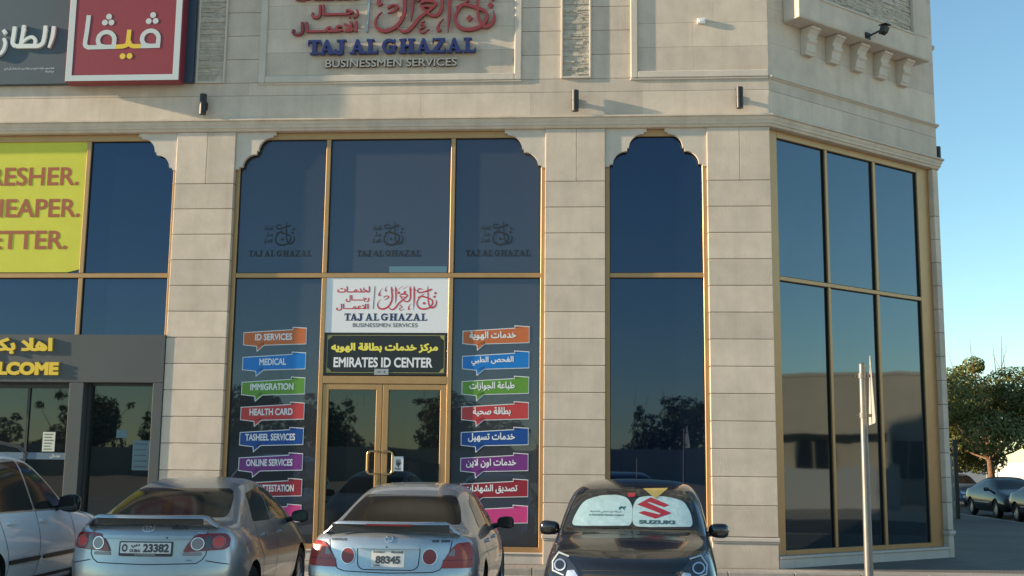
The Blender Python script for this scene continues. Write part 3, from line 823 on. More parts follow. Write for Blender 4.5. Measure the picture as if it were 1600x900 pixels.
# speech-banner stickers
BUB = [(-.50,.0),(.36,.055),(.355,.095),(.605,.08),(.605,-.20),(-.125,-.225),(-.255,-.335),(-.265,-.245),(-.50,-.22)]
cols = {'orange': (.50,.13,.035), 'bright blue': (.0,.17,.55), 'green': (.10,.27,.03), 'red': (.46,.04,.045), 'navy blue': (.0,.055,.27), 'purple': (.16,.025,.20), 'dark red': (.26,.014,.03), 'pink': (.55,.05,.22)}
EN = ['ID SERVICES','MEDICAL','IMMIGRATION','HEALTH CARD','TASHEEL SERVICES','ONLINE SERVICES','CERT. ATTESTATION','']
ARW = ['خدمات الهوية','الفحص الطبي','طباعة الجوازات','بطاقة صحية','خدمات تسهيل','خدمات اون لاين','تصديق الشهادات','']
ew = [.64,.46,.74,.74,.85,.79,.86,0]; aw = [.79,.71,.76,.63,.78,.83,.88,0]
for c in cols:
    flat('bub '+c, cols[c], .35)
    flat('fold '+c, tuple(v*.55 for v in cols[c]), .35)
for side in (0, 1):
    for i, c in enumerate(cols):
        z = (3.765 if side == 0 else 3.80)-.4225*i - (.0 if side else 0); x = -5.515+.003*i if side == 0 else -1.745
        sx = .99 if side == 0 else 1.02
        txt = (ARW if side else EN)[i]
        lab = f'{c} speech-banner sticker ' + (f'reading {txt}' if side == 0 and txt and i != 6 else 'reading ATTESTATION' if side == 0 and txt else 'with white Arabic words' if txt else 'lowest of its column') + (' on the pane right of the door' if side else ' on the pane left of the door')
        b = MB(M['pwhite']); P = [(x+a*sx, z+v) for a, v in BUB]
        b.flat([ccw(P)], front(GY), .002)
        o = tag(b.build('service_sticker'), lab, 'sticker', 'speech-banner stickers beside the door')
        cxm, cym = sum(p[0] for p in P)/9, sum(p[1] for p in P)/9
        def inset(poly, e):
            poly = ccw(poly); out = []; n = len(poly)
            for j in range(n):
                p = Vector(poly[j]); a = (p-Vector(poly[j-1])).normalized(); d2 = (Vector(poly[(j+1) % n])-p).normalized()
                na, nb = Vector((-a.y, a.x)), Vector((-d2.y, d2.x)); mm = (na+nb); mm = mm.normalized()/max(.45, mm.normalized().dot(na)) if mm.length > .2 else na
                out.append(tuple(p+mm*e))
            return out
        b = MB(M['bub '+c], M['fold '+c]); b.flat([inset(P, .012)], front(GY), .004)
        b.cur = 1
        b.flat([ccw([(x-.26*sx, z-.236),(x-.13*sx, z-.217),(x-.137*sx, z-.165),(x-.26*sx,z-.236)][:3])], front(GY), .0055)
        b.flat([ccw([(x+.36*sx, z+.050),(x+.375*sx, z+.078),(x+.50*sx, z+.055)])], front(GY), .0055)
        b.build('colour_face', o)
        if txt:
            wd = (aw if side else ew)[i]; xc = x+(.03 if side == 0 else .0)
            b = MB(M['pwhite']); h = .115 if side == 0 else .13
            P = text_in(txt, xc-wd/2, xc+wd/2, z-.135+(.0 if side == 0 else -.02), z-.135+h, .028, bool(side))
            P = [[(px, pz+(px-xc)*.02) for px, pz in q] for q in P]
            b.flat(P, front(GY), .0065); b.build('lettering', o)
# push sticker on the right door
b = MB(M['pwhite'], M['ink']); b.box(-3.385,-3.205,.140,.148,1.46,1.70); b.cur = 1
hand = [rrect(-3.325,-3.255,1.555,1.60,.01)] + [P for k in range(4) for P in stroke([(-3.318+k*.018,1.59,.013),(-3.322+k*.022,1.655-.006*abs(k-1.5),.012)], False)] + stroke([(-3.262,1.575,.014),(-3.238,1.60,.012)], False)
b.flat(hand + [rect(-3.30,-3.272,1.525,1.56)] + text_in('PUSH', -3.345,-3.245,1.48,1.51,.05), front(.140), .0015)
tag(b.build('push_sticker'), 'white sticker with a black hand and PUSH on the glass door', 'sticker')

# ------------------------------------------------------------------ road sign seen from the edge
t = thing('road_sign', 'galvanised steel pole with a triangular road sign seen edge-on', 'road sign', (2.15,-9.45,-.1))
b = MB(M['steel']); b.tube((0,0,0),(0,0,2.56),.040,.025,n=24,caps=False); b.lathe([(2.56,.025),(2.57,.022),(2.576,.014),(2.578,0)],(0,0,0),(0,0,1),24); b.build('pole', t, smooth=40)
sg = Matrix.Translation((.068,.0,0)) @ Matrix.Rotation(R(90-8.5), 4, 'Z')
flat('signback', (.50,.50,.46), .45, metal=.3); flat('signface', (.7,.7,.68), .4); flat('signrim', (.5,.03,.03), .4)
b = MB(M['signback'], M['signface'], M['signrim']); b.M = sg
TR = roundp([(-.33,2.08),(.33,2.08),(0,2.66)], .05)
tri = lambda k: [( a*k, 2.27+(z-2.27)*k) for a, z in TR]
b.flat([TR], lambda u,v,w: (u, w, v), 0, .004)
b.build('sign_plate', t)
b = MB(M['signface'], M['signrim']); b.M = sg
b.flat([tri(.8)[::-1]], lambda u,v,w: (u,-w,v), .004); b.cur = 1; b.flat([TR, tri(.8)[::-1]], lambda u,v,w: (u,-w,v), .003); b.build('sign_face', t)
for z in (2.15,2.47):
    b = MB(M['steel']); b.lathe([(-.02,.026),(-.02,.034),(.02,.034),(.02,.026)],(0,0,z),(0,0,1),20)
    b.box(.030,.064,-.014,.014,z-.012,z+.012); b.box(.03,.05,-.026,.026,z-.010,z+.010); b.tube((-.05,.02,z),(.05,.02,z),.006,n=6); b.build('clamp', t)
# ------------------------------------------------------------------ cars: x right, y forward from the rear bumper, z up
def loft_body(st, rear, frontp):
    """st: list of dicts along y; each gives a half ring of 11 points.  rear/frontp: (corner depth, [dy for the 7 side rows])"""
    def half(s):
        zb, zs, wb, wm, ws = s['zb'], s['zs'], s['wb'], s['wm'], s['ws']
        L = lambda a, b, t: a+(b-a)*t
        side = [(wb*.80, zb), (wb*.97, zb+.015), (wb+.01, zb+.10), (wm, L(zb, zs, .42)), (wm, L(zb, zs, .62)), (L(wm, ws, .35), L(zb, zs, .84)), (ws, zs)]
        wt, zr, zt = s['wt'], s['zr'], s['zt']
        top = [(L(ws, wt, .52)+s.get('bow', .012), L(zs, zr, .52)), (wt, zr), (wt*.62, L(zr, zt, .62)), (0, zt)]
        return side+top
    bm = bmesh.new(); n = len(st); rings = []
    for i, s in enumerate(st):
        H = half(s); ends = rear[1] if i == 0 else frontp[1] if i == n-1 else [0]*7
        dy = list(ends)+[ends[6]]*4
        if s.get('dtop'): dy[7:] = [ends[6]+v for v in s['dtop']]
        rr = {}
        for j, (x, z) in enumerate(H):
            y = s['y']+dy[j]
            if j == 10: v = bm.verts.new((0, y, z)); rr[(1, j)] = rr[(-1, j)] = v
            else:
                for sd in (1, -1): rr[(sd, j)] = bm.verts.new((sd*x, y, z))
        rings.append(rr)
    for a, c in zip(rings, rings[1:]):
        for j in range(10):
            for sd in (1, -1):
                q = [a[(sd, j)], c[(sd, j)], c[(sd, j+1)], a[(sd, j+1)]]
                bm.faces.new(q if sd == 1 else q[::-1])
    bot_end = {}
    for e, (rr, corner, sg) in enumerate(((rings[0], rear[0], -1), (rings[-1], frontp[0], 1))):
        ws = rr[(1, 6)].co.x; fr = [rr[(1, j)].co.x/ws for j in (6, 7, 8, 9, 10)]
        cols = [(1, k) for k in range(5)]+[(-1, k) for k in (3, 2, 1, 0)]
        rows = []
        for j in range(7):
            row = []
            for sd, k in cols:
                if k == 0: row.append(rr[(sd, j)])
                elif j == 6: row.append(rr[(sd, 6+k)])
                else:
                    f = fr[k]; b0 = rr[(1, j)].co
                    row.append(bm.verts.new((sd*b0.x*f, b0.y+sg*corner*(1-f**2.6), b0.z)))
            rows.append(row)
        # push the deck row's inner columns out as well
        for c, (sd, k) in enumerate(cols):
            if 0 < k:
                v = rows[6][c]
                if not v.tag: v.co.y += sg*corner*(1-fr[k]**2.6); v.tag = True
        for j in range(6):
            for c in range(8):
                q = [rows[j][c], rows[j][c+1], rows[j+1][c+1], rows[j+1][c]]
                bm.faces.new(q if sg == 1 else q[::-1])
        bot_end[sg] = rows[0]
    bottom = [r[(1, 0)] for r in rings] + bot_end[1][1:-1] + [r[(-1, 0)] for r in reversed(rings)] + bot_end[-1][::-1][1:-1]
    bm.faces.new(bottom)
    bmesh.ops.recalc_face_normals(bm, faces=bm.faces)
    me = bpy.data.meshes.new('body'); bm.to_mesh(me); bm.free()
    return me

def finish_body(me, mats, wheels, wr):
    o = bpy.data.objects.new('body', me); COL.objects.link(o)
    s = o.modifiers.new('s', 'SUBSURF'); s.levels = s.render_levels = 2
    cut = MB(M['gap'])
    for (wx, wy, wz) in wheels:
        for sd in (1, -1): cut.tube((sd*(wx-.26), wy, wz), (sd*(wx+.6), wy, wz), wr, n=36)
    c = cut.build('cutter')
    bo = o.modifiers.new('b', 'BOOLEAN'); bo.operation = 'DIFFERENCE'; bo.object = c; bo.solver = 'EXACT'
    dg = bpy.context.evaluated_depsgraph_get()
    full = bpy.data.meshes.new_from_object(o.evaluated_get(dg))
    o.modifiers.clear(); o.data = full; full.materials.clear()
    for m_ in mats: full.materials.append(m_)
    for p in full.polygons:
        p.material_index = 0
        for (wx, wy, wz) in wheels:
            d = math.hypot(p.center.y-wy, p.center.z-wz)
            if d < wr+.004 and abs(p.center.x) < wx+.2: p.material_index = 1
    bpy.data.objects.remove(c)
    full.shade_smooth(); full.set_sharp_from_angle(angle=R(42))
    return o

class Car:
    def __init__(s, name, label, cat, group, loc, rz, spec):
        s.root = thing(name, label, cat, loc, rz, group)
        s.spec = spec
        s.body = finish_body(loft_body(spec['st'], spec['rear'], spec['front']), [spec['paint'], M['gap']], [(spec['tw'], y, spec['wr']) for y in spec['axles']], spec['wr']+.055)
        s.body.parent = s.root
        me = s.body.data
        s.bvh = BVHTree.FromPolygons([v.co for v in me.vertices], [tuple(p.vertices) for p in me.polygons])
        for y in spec['axles']:
            for sd in (1, -1): s.wheel(sd, y)
    def wheel(s, sd, y):
        r = s.spec['wr']; w = .10; c = (sd*(s.spec['tw']-.02), y, r); d = (sd, 0, 0)
        b = MB(M['tyre']); b.lathe([(-w, r*.62), (-w, r*.9), (-w*.7, r*.985), (0, r), (w*.7, r*.985), (w*.95, r*.9), (w*.9, r*.66), (w*.7, r*.62)], c, d, 30)
        t = b.build('wheel', s.root, smooth=40)
        b = MB(M['rim'], M['gap'])
        b.cur = 1; b.lathe([(w*.3, r*.63), (w*.3, 0)], c, d, 24); b.cur = 0
        b.lathe([(w*.7, r*.64), (w*.86, r*.60), (w*.6, r*.56), (w*.35, r*.55)], c, d, 30); b.lathe([(w*.35, r*.16), (w*.72, r*.14), (w*.76, 0)], c, d, 16)
        C = Vector(c)
        for k in range(7):
            a = 2*math.pi*k/7; u = Vector((0, math.cos(a), math.sin(a))); v = Vector((0, -math.sin(a), math.cos(a))); o = C+Vector((sd*w*.66, 0, 0)); i_ = Vector((-sd*.03, 0, 0))
            P = [o+u*r*.12+v*.03, o+u*r*.12-v*.03, o+u*r*.58-v*.022, o+u*r*.58+v*.022]
            b.mesh(P+[p+i_ for p in P], [(0,1,2,3),(4,7,6,5),(0,4,5,1),(1,5,6,2),(2,6,7,3),(3,7,4,0)])
        b.build('rim', t, smooth=40)
    RAY = {'rear': lambda a, b: (Vector((a, -3, b)), Vector((0, 1, 0))), 'front': lambda a, b: (Vector((a, 9, b)), Vector((0, -1, 0))),
           'right': lambda a, b: (Vector((4, a, b)), Vector((-1, 0, 0))), 'left': lambda a, b: (Vector((-4, a, b)), Vector((1, 0, 0))),
           'top': lambda a, b: (Vector((a, b, 4)), Vector((0, 0, -1)))}
    def hit(s, ax, a, b, off=0.0, zmax=None):
        o, d = Car.RAY[ax](a, b); h, n, i, ds = s.bvh.ray_cast(o, d)
        if h is None:
            h, n, i, ds = s.bvh.find_nearest(o+d*6 if ax != 'top' else o)
        c = max(.35, -n.dot(d)) if n is not None else 1
        return h - d*(off/c)
    def patch(s, name, ax, polys, mt, off=.004, grid=.06, skirt=True, parent=None, smooth=30):
        """outline in the view plane, laid on the body and raised by off"""
        if polys and not isinstance(polys[0], list): polys = [polys]
        P = []
        for q in polys:
            Q = []
            for i in range(len(q)):
                a, b2 = q[i], q[(i+1) % len(q)]; n = max(1, int(math.hypot(b2[0]-a[0], b2[1]-a[1])/grid))
                Q += [(a[0]+(b2[0]-a[0])*k/n, a[1]+(b2[1]-a[1])*k/n) for k in range(n)]
            P.append(Q)
        pts, ed = [], []
        for Q in P:
            n = len(pts); pts += [Vector(p) for p in Q]; ed += [(n+i, n+(i+1) % len(Q)) for i in range(len(Q))]
        a0, a1, b0, b1 = bounds(P); ny = int((b1-b0)/grid); nx = int((a1-a0)/grid)
        for i in range(1, nx+1):
            for j in range(1, ny+1): pts.append(Vector((a0+i*grid-(j % 2)*.5*grid+1e-4, b0+j*grid+1e-4)))
        v, e, f, _1, _2, _3 = delaunay_2d_cdt(pts, ed, [], 0, 1e-5)
        def inside(x, y):
            w_ = 0
            for Q in P:
                for i in range(len(Q)):
                    ax_, ay = Q[i]; bx, by = Q[(i+1) % len(Q)]
                    cr = (bx-ax_)*(y-ay)-(x-ax_)*(by-ay)
                    if ay <= y < by and cr > 0: w_ += 1
                    elif by <= y < ay and cr < 0: w_ -= 1
            return w_ != 0
        T = []
        for t in f:
            cx = sum(v[i][0] for i in t)/3; cy = sum(v[i][1] for i in t)/3
            if inside(cx, cy): T.append(tuple(t))
        flip = ax in ('front', 'left')
        T = [t if (area([v[i] for i in t]) > 0) != flip else t[::-1] for t in T]
        b = MB(mt) if not isinstance(mt, (list, tuple)) else MB(*mt)
        b.mesh([s.hit(ax, p[0], p[1], off) for p in v], T)
        if skirt:
            dirs = {}
            for t in T:
                for i in range(3): dirs[(t[i], t[(i+1) % 3])] = 1
            vs, fs = [], []
            for (i, j) in dirs:
                if (j, i) not in dirs:
                    k = len(vs); vs += [s.hit(ax, *v[i], off), s.hit(ax, *v[i], -.01), s.hit(ax, *v[j], -.01), s.hit(ax, *v[j], off)]; fs.append((k, k+1, k+2, k+3))
            b.mesh(vs, fs)
        return b.build(name, parent or s.root, smooth=smooth)
    def line(s, name, ax, pts, w=.009, mt=None, off=.0025, closed=False):
        L = [p for p in pts]+([pts[0]] if closed else []); b = MB(mt or M['gap'])
        S = []
        for a, c in zip(L, L[1:]):
            n = max(1, int(math.hypot(c[0]-a[0], c[1]-a[1])/.04)); S += [(a[0]+(c[0]-a[0])*k/n, a[1]+(c[1]-a[1])*k/n) for k in range(n)]
        S.append(L[-1])
        vs = []
        for i, p in enumerate(S):
            q = Vector(S[min(i+1, len(S)-1)])-Vector(S[max(i-1, 0)]); n = Vector((-q.y, q.x)).normalized()*w/2
            vs += [s.hit(ax, p[0]-n.x, p[1]-n.y, off), s.hit(ax, p[0]+n.x, p[1]+n.y, off)]
        b.mesh(vs, [(2*i, 2*i+2, 2*i+3, 2*i+1) for i in range(len(S)-1)])
        return b
    def lines(s, name, specs, mt=None):
        tot = MB(mt or M['gap'])
        for sp in specs:
            q = s.line(name, *sp[:2], **(sp[2] if len(sp) > 2 else {})); tot.mesh(q.v, q.f)
        return tot.build(name, s.root)
    def mirror(s, c, size, sd, face=1, mt=None):
        """outside mirror: shell, glass; face 1 = glass faces the rear"""
        b = MB(mt or s.spec['paint'])
        nu, nv = 16, 8; sx, sy, sz = size; vs = []
        for i in range(nv+1):
            for j in range(nu):
                th = math.pi*i/nv; ph = 2*math.pi*j/nu
                e = lambda v, p: math.copysign(abs(v)**p, v)
                x = e(math.sin(th), .55)*e(math.cos(ph), .55); y = e(math.sin(th), .55)*e(math.sin(ph), .8); z = e(math.cos(th), .65)
                k = 1 - .18*(x*sd < 0)*abs(x)
                vs.append((c[0]+x*sx/2, c[1]+(y if y*face > 0 else y*.35)*sy/2, c[2]+z*sz/2*k))
        fs = [(i*nu+j, (i+1)*nu+j, (i+1)*nu+(j+1) % nu, i*nu+(j+1) % nu) for i in range(nv) for j in range(nu)]
        b.mesh(vs, fs)
        b.tube((c[0]-sd*(sx*.4), c[1], c[2]-sz*.2), (c[0]-sd*(sx*.5+.10), c[1]+.02, c[2]-sz*.42), .028, .04, 8)
        m_ = b.build('side_mirror', s.root, smooth=60)
        g = MB(M['mirror']); g.flat([rrect(c[0]-sx*.42, c[0]+sx*.42, c[2]-sz*.38, c[2]+sz*.38, .03)], lambda u, v, w: (u, c[1]-face*(sy*.19+w), v), 0, .004); g.build('mirror_glass', m_)
        return m_

M['tyre'] = mat('tyre_rubber', (.018, .018, .018), .8)
M['rim'] = mat('alloy_rim', (.42, .43, .44), .3, .85)
M['mirror'] = mat('mirror_glass', (.02, .02, .022), .03)
M['chrome'] = mat('chrome', (.74, .75, .77), .28, .9)
flat('redlens', (.17, .008, .011), .15, coat=.3); flat('redlens2', (.50, .035, .03), .12, coat=.6); flat('hotred', (.50, .04, .03), .15, coat=.3)
flat('clearlens', (.20, .17, .17), .1, coat=.6); flat('orangelens', (.30, .030, .014), .15, coat=.25); flat('orangelens2', (.20, .018, .011), .15, coat=.25); flat('darklens', (.03,.03,.033), .08, coat=.8)
flat('plate', (.60, .61, .60), .4); flat('charcoal', (.03, .032, .035), .5)
def S_(y, zb, wb, wm, ws, zs, wt, zr, zt, **k): return dict(y=y, zb=zb, wb=wb, wm=wm, ws=ws, zs=zs, wt=wt, zr=zr, zt=zt, **k)
def mir(P): return [(-a, b) for a, b in P][::-1]

# ---- silver compact sedan seen from behind
sil = paint('silver_paint', (.34, .365, .385), .65, .28)
spec = dict(paint=sil, wr=.315, tw=.79, axles=(1.02, 3.62),
  st=[S_(.26,.30,.74,.80,.735,1.035,.62,1.075,1.10), S_(.42,.25,.80,.86,.775,1.035,.66,1.085,1.115), S_(.62,.20,.82,.878,.80,1.03,.70,1.085,1.12), S_(.70,.20,.83,.88,.805,1.025,.69,1.12,1.155),
      S_(1.05,.19,.83,.88,.81,1.015,.635,1.27,1.31), S_(1.45,.19,.83,.88,.81,1.005,.585,1.435,1.475), S_(1.9,.19,.83,.88,.81,.995,.57,1.495,1.54), S_(2.4,.19,.83,.88,.81,.98,.57,1.50,1.55),
      S_(2.85,.19,.83,.88,.81,.965,.60,1.37,1.42), S_(3.3,.19,.83,.875,.80,.955,.67,1.14,1.18), S_(3.58,.19,.82,.87,.79,.94,.71,.985,1.03), S_(3.9,.20,.82,.87,.75,.88,.62,.925,.955), S_(4.22,.22,.78,.83,.70,.76,.55,.80,.82), S_(4.36,.25,.72,.76,.64,.70,.5,.73,.745)],
  rear=(.24, [.10,.06,.0,-.0,.035,.05,.07]), front=(.20, [-.08,-.05,0,0,-.02,-.06,-.10]))
c = Car('parked_sedan', 'silver sedan with a trunk spoiler and plate 23382 beside the white car', 'car', 'cars parked before the shops', (-4.44,-7.74,-.1), R(3.5), spec)
c.patch('rear_window', 'rear', roundp([(-.63,1.14),(.63,1.14),(.575,1.31),(.505,1.418),(-.505,1.418),(-.575,1.31)], .07), M['carglass'], .004)
c.patch('side_window', 'right', roundp([(1.25,1.07),(1.50,1.36),(2.05,1.42),(2.13,1.42),(2.08,1.05)], .05), M['carglass'], .004)
c.patch('side_window', 'right', roundp([(2.15,1.05),(2.19,1.42),(2.55,1.39),(3.02,1.16),(3.10,1.02)], .05), M['carglass'], .004)
c.patch('side_window', 'left', roundp([(1.25,1.07),(1.50,1.36),(2.05,1.42),(2.13,1.42),(2.08,1.05)], .05)[::-1], M['carglass'], .004)
c.patch('side_window', 'left', roundp([(2.15,1.05),(2.19,1.42),(2.55,1.39),(3.02,1.16),(3.10,1.02)], .05)[::-1], M['carglass'], .004)
c.patch('windscreen', 'front', roundp([(-.64,1.06),(.64,1.06),(.55,1.39),(-.55,1.39)], .06), M['carglass'], .004)
TL = roundp([(.36,.825),(.40,.90),(.475,.995),(.60,1.005),(.74,1.0),(.775,.95),(.775,.87),(.74,.845)], .025)
for f in (lambda P: P, mir):
    L = c.patch('tail_light', 'rear', f(TL), M['redlens'], .018, .04)
    c.patch('reflector', 'rear', [f(circ(.495,.905,.058,20))], M['clearlens'], .022, .03, False, L)
    c.patch('lamp_ring', 'rear', [f(P) for P in ring2(.495,.905,.062,.007)], M['chrome'], .024, .03, False, L)
    c.patch('lamp', 'rear', [f(circ(.685,.92,.052,20))], M['hotred'], .022, .03, False, L)
    c.patch('lamp_ring', 'rear', [f(P) for P in ring2(.685,.92,.060,.006)], M['clearlens'], .024, .03, False, L)
    c.patch('lamp_divider', 'rear', f([(.565,.85),(.615,.85),(.615,.98),(.565,.98)]), M['darklens'], .020, .04, False, L)
    c.patch('reversing_lamp', 'rear', f(roundp([(.36,.79),(.54,.79),(.53,.822),(.36,.822)], .01)), M['clearlens'], .012, .04)
c.patch('license_plate', 'rear', rrect(-.265,.265,.785,.925,.012), M['charcoal'], .022, .1)
pl = c.patch('license_plate', 'rear', rrect(-.25,.25,.812,.915,.008), M['plate'], .026, .1)
def plate_text(c, polys, off=.0285, name='plate_lettering', mt=None, parent=None, y=None):
    yy = min(c.hit('rear', a, .87, 0).y for a in (-.2, 0, .2))-off if y is None else y
    b = MB(mt or M['ink']); b.flat(polys, lambda u, v, w: (u, yy-w, v), 0.002); return b.build(name, parent or c.root)
PT = text_in('O', -.235,-.175,.825,.90,.05)+text_in('DUBAI', -.15,-.045,.822,.852,.05)+text_in('دبي', -.14,-.05,.865,.905,.05,True)+text_in('23382', -.02,.235,.822,.905,.05)
c.patch('plate_lettering', 'rear', PT, M['ink'], .028, .05, False, pl)
c.patch('plate_lettering', 'rear', text_in('AL FUTTAIM MOTORS', -.10,.10,.793,.804,.02), M['signwhite'], .0235, .05, False)
c.patch('trunk_garnish', 'rear', roundp([(-.46,.985),(.46,.985),(.44,.95),(-.44,.95)], .015), sil, .022, .05)
c.patch('emblem', 'rear', ring2(0,1.055,.062,.010,30,.043)+ring2(0,1.062,.034,.007,24,.018)+ring2(0,1.055,.018,.006,20,.040), M['chrome'], .008, .05)
c.patch('badge', 'rear', text_in('TOYOTA', -.54,-.44,1.045,1.067,.03), M['chrome'], .006, .05, False)
c.patch('badge', 'rear', text_in('ماشاءالله', .23,.385,1.04,1.085,.03,True), M['ink'], .006, .05, False)
c.patch('badge', 'rear', text_in('COROLLA', .40,.55,1.027,1.042,.02)+text_in('XLi', .47,.55,1.0,1.018,.03), M['chrome'], .006, .05, False)
c.patch('badge', 'rear', text_in('VVT-i', .40,.45,.735,.752,.03), M['ink'], .006, .05, False)
c.patch('lock', 'rear', circ(.205,.963,.010,10), M['ink'], .024, .05)
c.lines('panel_gap', [('rear', [(-.56,1.10),(-.572,1.0),(-.575,.80),(-.545,.75),(-.49,.715),(0,.705),(.49,.715),(.545,.75),(.575,.80),(.572,1.0),(.56,1.10)]),
   ('right', [(2.10,1.03),(2.12,.6),(2.0,.3)]), ('right', [(3.12,1.02),(3.16,.6),(3.1,.3)]), ('right', [(1.28,1.05),(1.22,.9),(1.42,.70),(1.45,.4)]), ('rear', [(-.78,.70),(-.575,.74)]), ('rear', [(.575,.74),(.78,.70)])])
c.patch('door_handle', 'right', rrect(1.45,1.66,.90,.935,.015), sil, .03, .05); c.patch('door_handle', 'right', rrect(2.36,2.57,.885,.92,.015), sil, .03, .05)
def spoiler(c, w, y, z, mt, droop=.06, depth=.20, th=.032, bulge=.12, lamp=None):
    b = MB(mt); N = 28; pr = [(0,0),(.02,.5),(.06,.9),(.35,1),(.8,.75),(1,.35),(.9,.05),(.4,-.05)]; vs = []
    for i in range(N+1):
        u = -1+2*i/N; x = u*w; k = max(0, (abs(u)-.80)/.20); dz = -droop*(k*k*(3-2*k)); yo = y+bulge*abs(u)**2.4
        for a, h in pr: vs.append((x, yo+a*depth*(1-.25*k), z+dz+h*th*(1-.3*k)))
    n = len(pr); b.mesh(vs, [(i*n+j, (i+1)*n+j, (i+1)*n+(j+1) % n, i*n+(j+1) % n) for i in range(N) for j in range(n)])
    b.mesh(vs[:n], [tuple(range(n))]); b.mesh(vs[-n:], [tuple(reversed(range(n)))])
    o = b.build('spoiler', c.root, smooth=50)
    if lamp:
        l = MB(M['redlens']); l.box(-lamp, lamp, y-.006, y+.03, z-.012, z+.006); l.build('brake_lamp', o)
    return o
spoiler(c, .665, .05, 1.15, sil, .09, .24, .032, .16)
b = MB(M['charcoal']); b.box(-.53,.53,.17,.19,1.085,1.15); b.build('spoiler_shade', c.root)  # dark strip standing in for the shade under the spoiler
c.mirror((.955,2.98,1.05), (.21,.13,.15), 1, 1, M['black']); c.mirror((-.955,2.98,1.05), (.21,.13,.15), -1, 1, M['black'])

# ---- silver-blue executive sedan seen from behind
lex = paint('silver_blue_paint', (.41, .45, .49), .65, .27)
spec = dict(paint=lex, wr=.325, tw=.80, axles=(1.05, 3.85),
  st=[S_(.24,.30,.78,.865,.79,.965,.62,1.02,1.045), S_(.42,.25,.81,.89,.80,.975,.66,1.03,1.06), S_(.66,.20,.83,.895,.82,.975,.72,1.03,1.065), S_(.76,.20,.84,.90,.825,.975,.71,1.06,1.095),
      S_(1.15,.19,.84,.90,.825,.965,.64,1.21,1.245), S_(1.55,.19,.84,.90,.82,.96,.585,1.375,1.42), S_(2.0,.19,.84,.90,.82,.95,.575,1.455,1.495), S_(2.55,.19,.84,.90,.82,.945,.58,1.45,1.505),
      S_(2.95,.19,.84,.90,.82,.935,.60,1.32,1.37), S_(3.35,.19,.84,.89,.81,.925,.67,1.11,1.15), S_(3.62,.19,.84,.885,.80,.91,.71,.96,1.0), S_(4.0,.20,.83,.88,.76,.86,.62,.90,.93), S_(4.45,.22,.79,.84,.70,.74,.55,.775,.79), S_(4.60,.25,.73,.77,.64,.68,.5,.70,.715)],
  rear=(.24, [.10,.05,.0,-.01,.03,.05,.07]), front=(.20, [-.08,-.05,0,0,-.02,-.06,-.10]))
c = Car('parked_sedan', 'pale blue-silver sedan with round inner tail lights, plate 88345, before the shop door', 'car', 'cars parked before the shops', (-2.085,-7.38,-.1), R(.4), spec)
c.patch('rear_window', 'rear', roundp([(-.65,1.08),(.65,1.08),(.59,1.24),(.505,1.362),(-.505,1.362),(-.59,1.24)], .04), M['carglass'], .004)
for sd in ('right', 'left'):
    f = (lambda P: P) if sd == 'right' else (lambda P: P[::-1])
    c.patch('side_window', sd, f(roundp([(1.32,1.02),(1.60,1.28),(2.05,1.375),(2.20,1.38),(2.16,1.0)], .05)), M['carglass'], .004)
    c.patch('side_window', sd, f(roundp([(2.23,1.0),(2.27,1.38),(2.62,1.35),(3.06,1.12),(3.15,.97)], .05)), M['carglass'], .004)
c.patch('windscreen', 'front', roundp([(-.64,1.02),(.64,1.02),(.55,1.34),(-.55,1.34)], .06), M['carglass'], .004)
TL = roundp([(.53,.685),(.555,.76),(.63,.875),(.68,.925),(.795,.935),(.835,.85),(.835,.685)], .02)
for f in (lambda P: P, mir):
    L = c.patch('tail_light', 'rear', f(TL), M['orangelens'], .015, .04)
    c.patch('reversing_lamp', 'rear', f(roundp([(.60,.80),(.66,.80),(.66,.865),(.635,.865),(.60,.82)], .006)), M['clearlens'], .018, .03, False, L)
    c.patch('lamp_band', 'rear', f([(.545,.755),(.83,.755),(.83,.765),(.552,.765)]), M['redlens'], .018, .03, False, L)
    L = c.patch('round_tail_light', 'rear', f(circ(.415,.795,.068,24,.074)), M['orangelens2'], .014, .03)
    c.patch('lamp_rim', 'rear', [f(P) for P in ring2(.415,.795,.076,.010,28,.082)], M['chrome'], .010, .03, False, L)
c.patch('plate_recess', 'rear', roundp([(-.32,.885),(.32,.885),(.305,.70),(.26,.665),(-.26,.665),(-.305,.70)], .035), lex, .003, .05)
c.lines('plate_recess_edge', [('rear', roundp([(-.32,.885),(.32,.885),(.305,.70),(.26,.665),(-.26,.665),(-.305,.70)], .035), dict(closed=True, w=.009, off=.005))])
c.patch('trunk_garnish', 'rear', roundp([(-.315,.905),(.315,.905),(.315,.87),(-.315,.87)], .008), lex, .035, .05)
pl = c.patch('license_plate', 'rear', rrect(-.165,.165,.692,.858,.008), M['plate'], .012, .1)
c.patch('plate_lettering', 'rear', text_in('88345', -.125,.125,.725,.80,.05)+text_in('SHARJAH', -.15,-.03,.825,.845,.05)+text_in('الشارقة', .03,.15,.822,.85,.04,True)+text_in('UAE', -.14,-.075,.70,.715,.05), M['ink'], .0145, .05, False, pl)
c.patch('emblem', 'rear', ring2(0,.965,.044,.008,30,.034)+stroke([(.014,.99,.008),(-.012,.95,.008)], False)+stroke([(-.012,.95,.008),(.03,.95,.007)], False), M['chrome'], .008, .04)
c.patch('badge', 'rear', text_in('LEXUS', -.60,-.44,.94,.962,.04), M['charcoal'], .006, .05, False)
c.patch('badge', 'rear', text_in('GS 300', .43,.61,.935,.958,.04), M['charcoal'], .006, .05, False)
c.patch('lock', 'rear', circ(-.012,.888,.009,10), M['ink'], .037, .05)
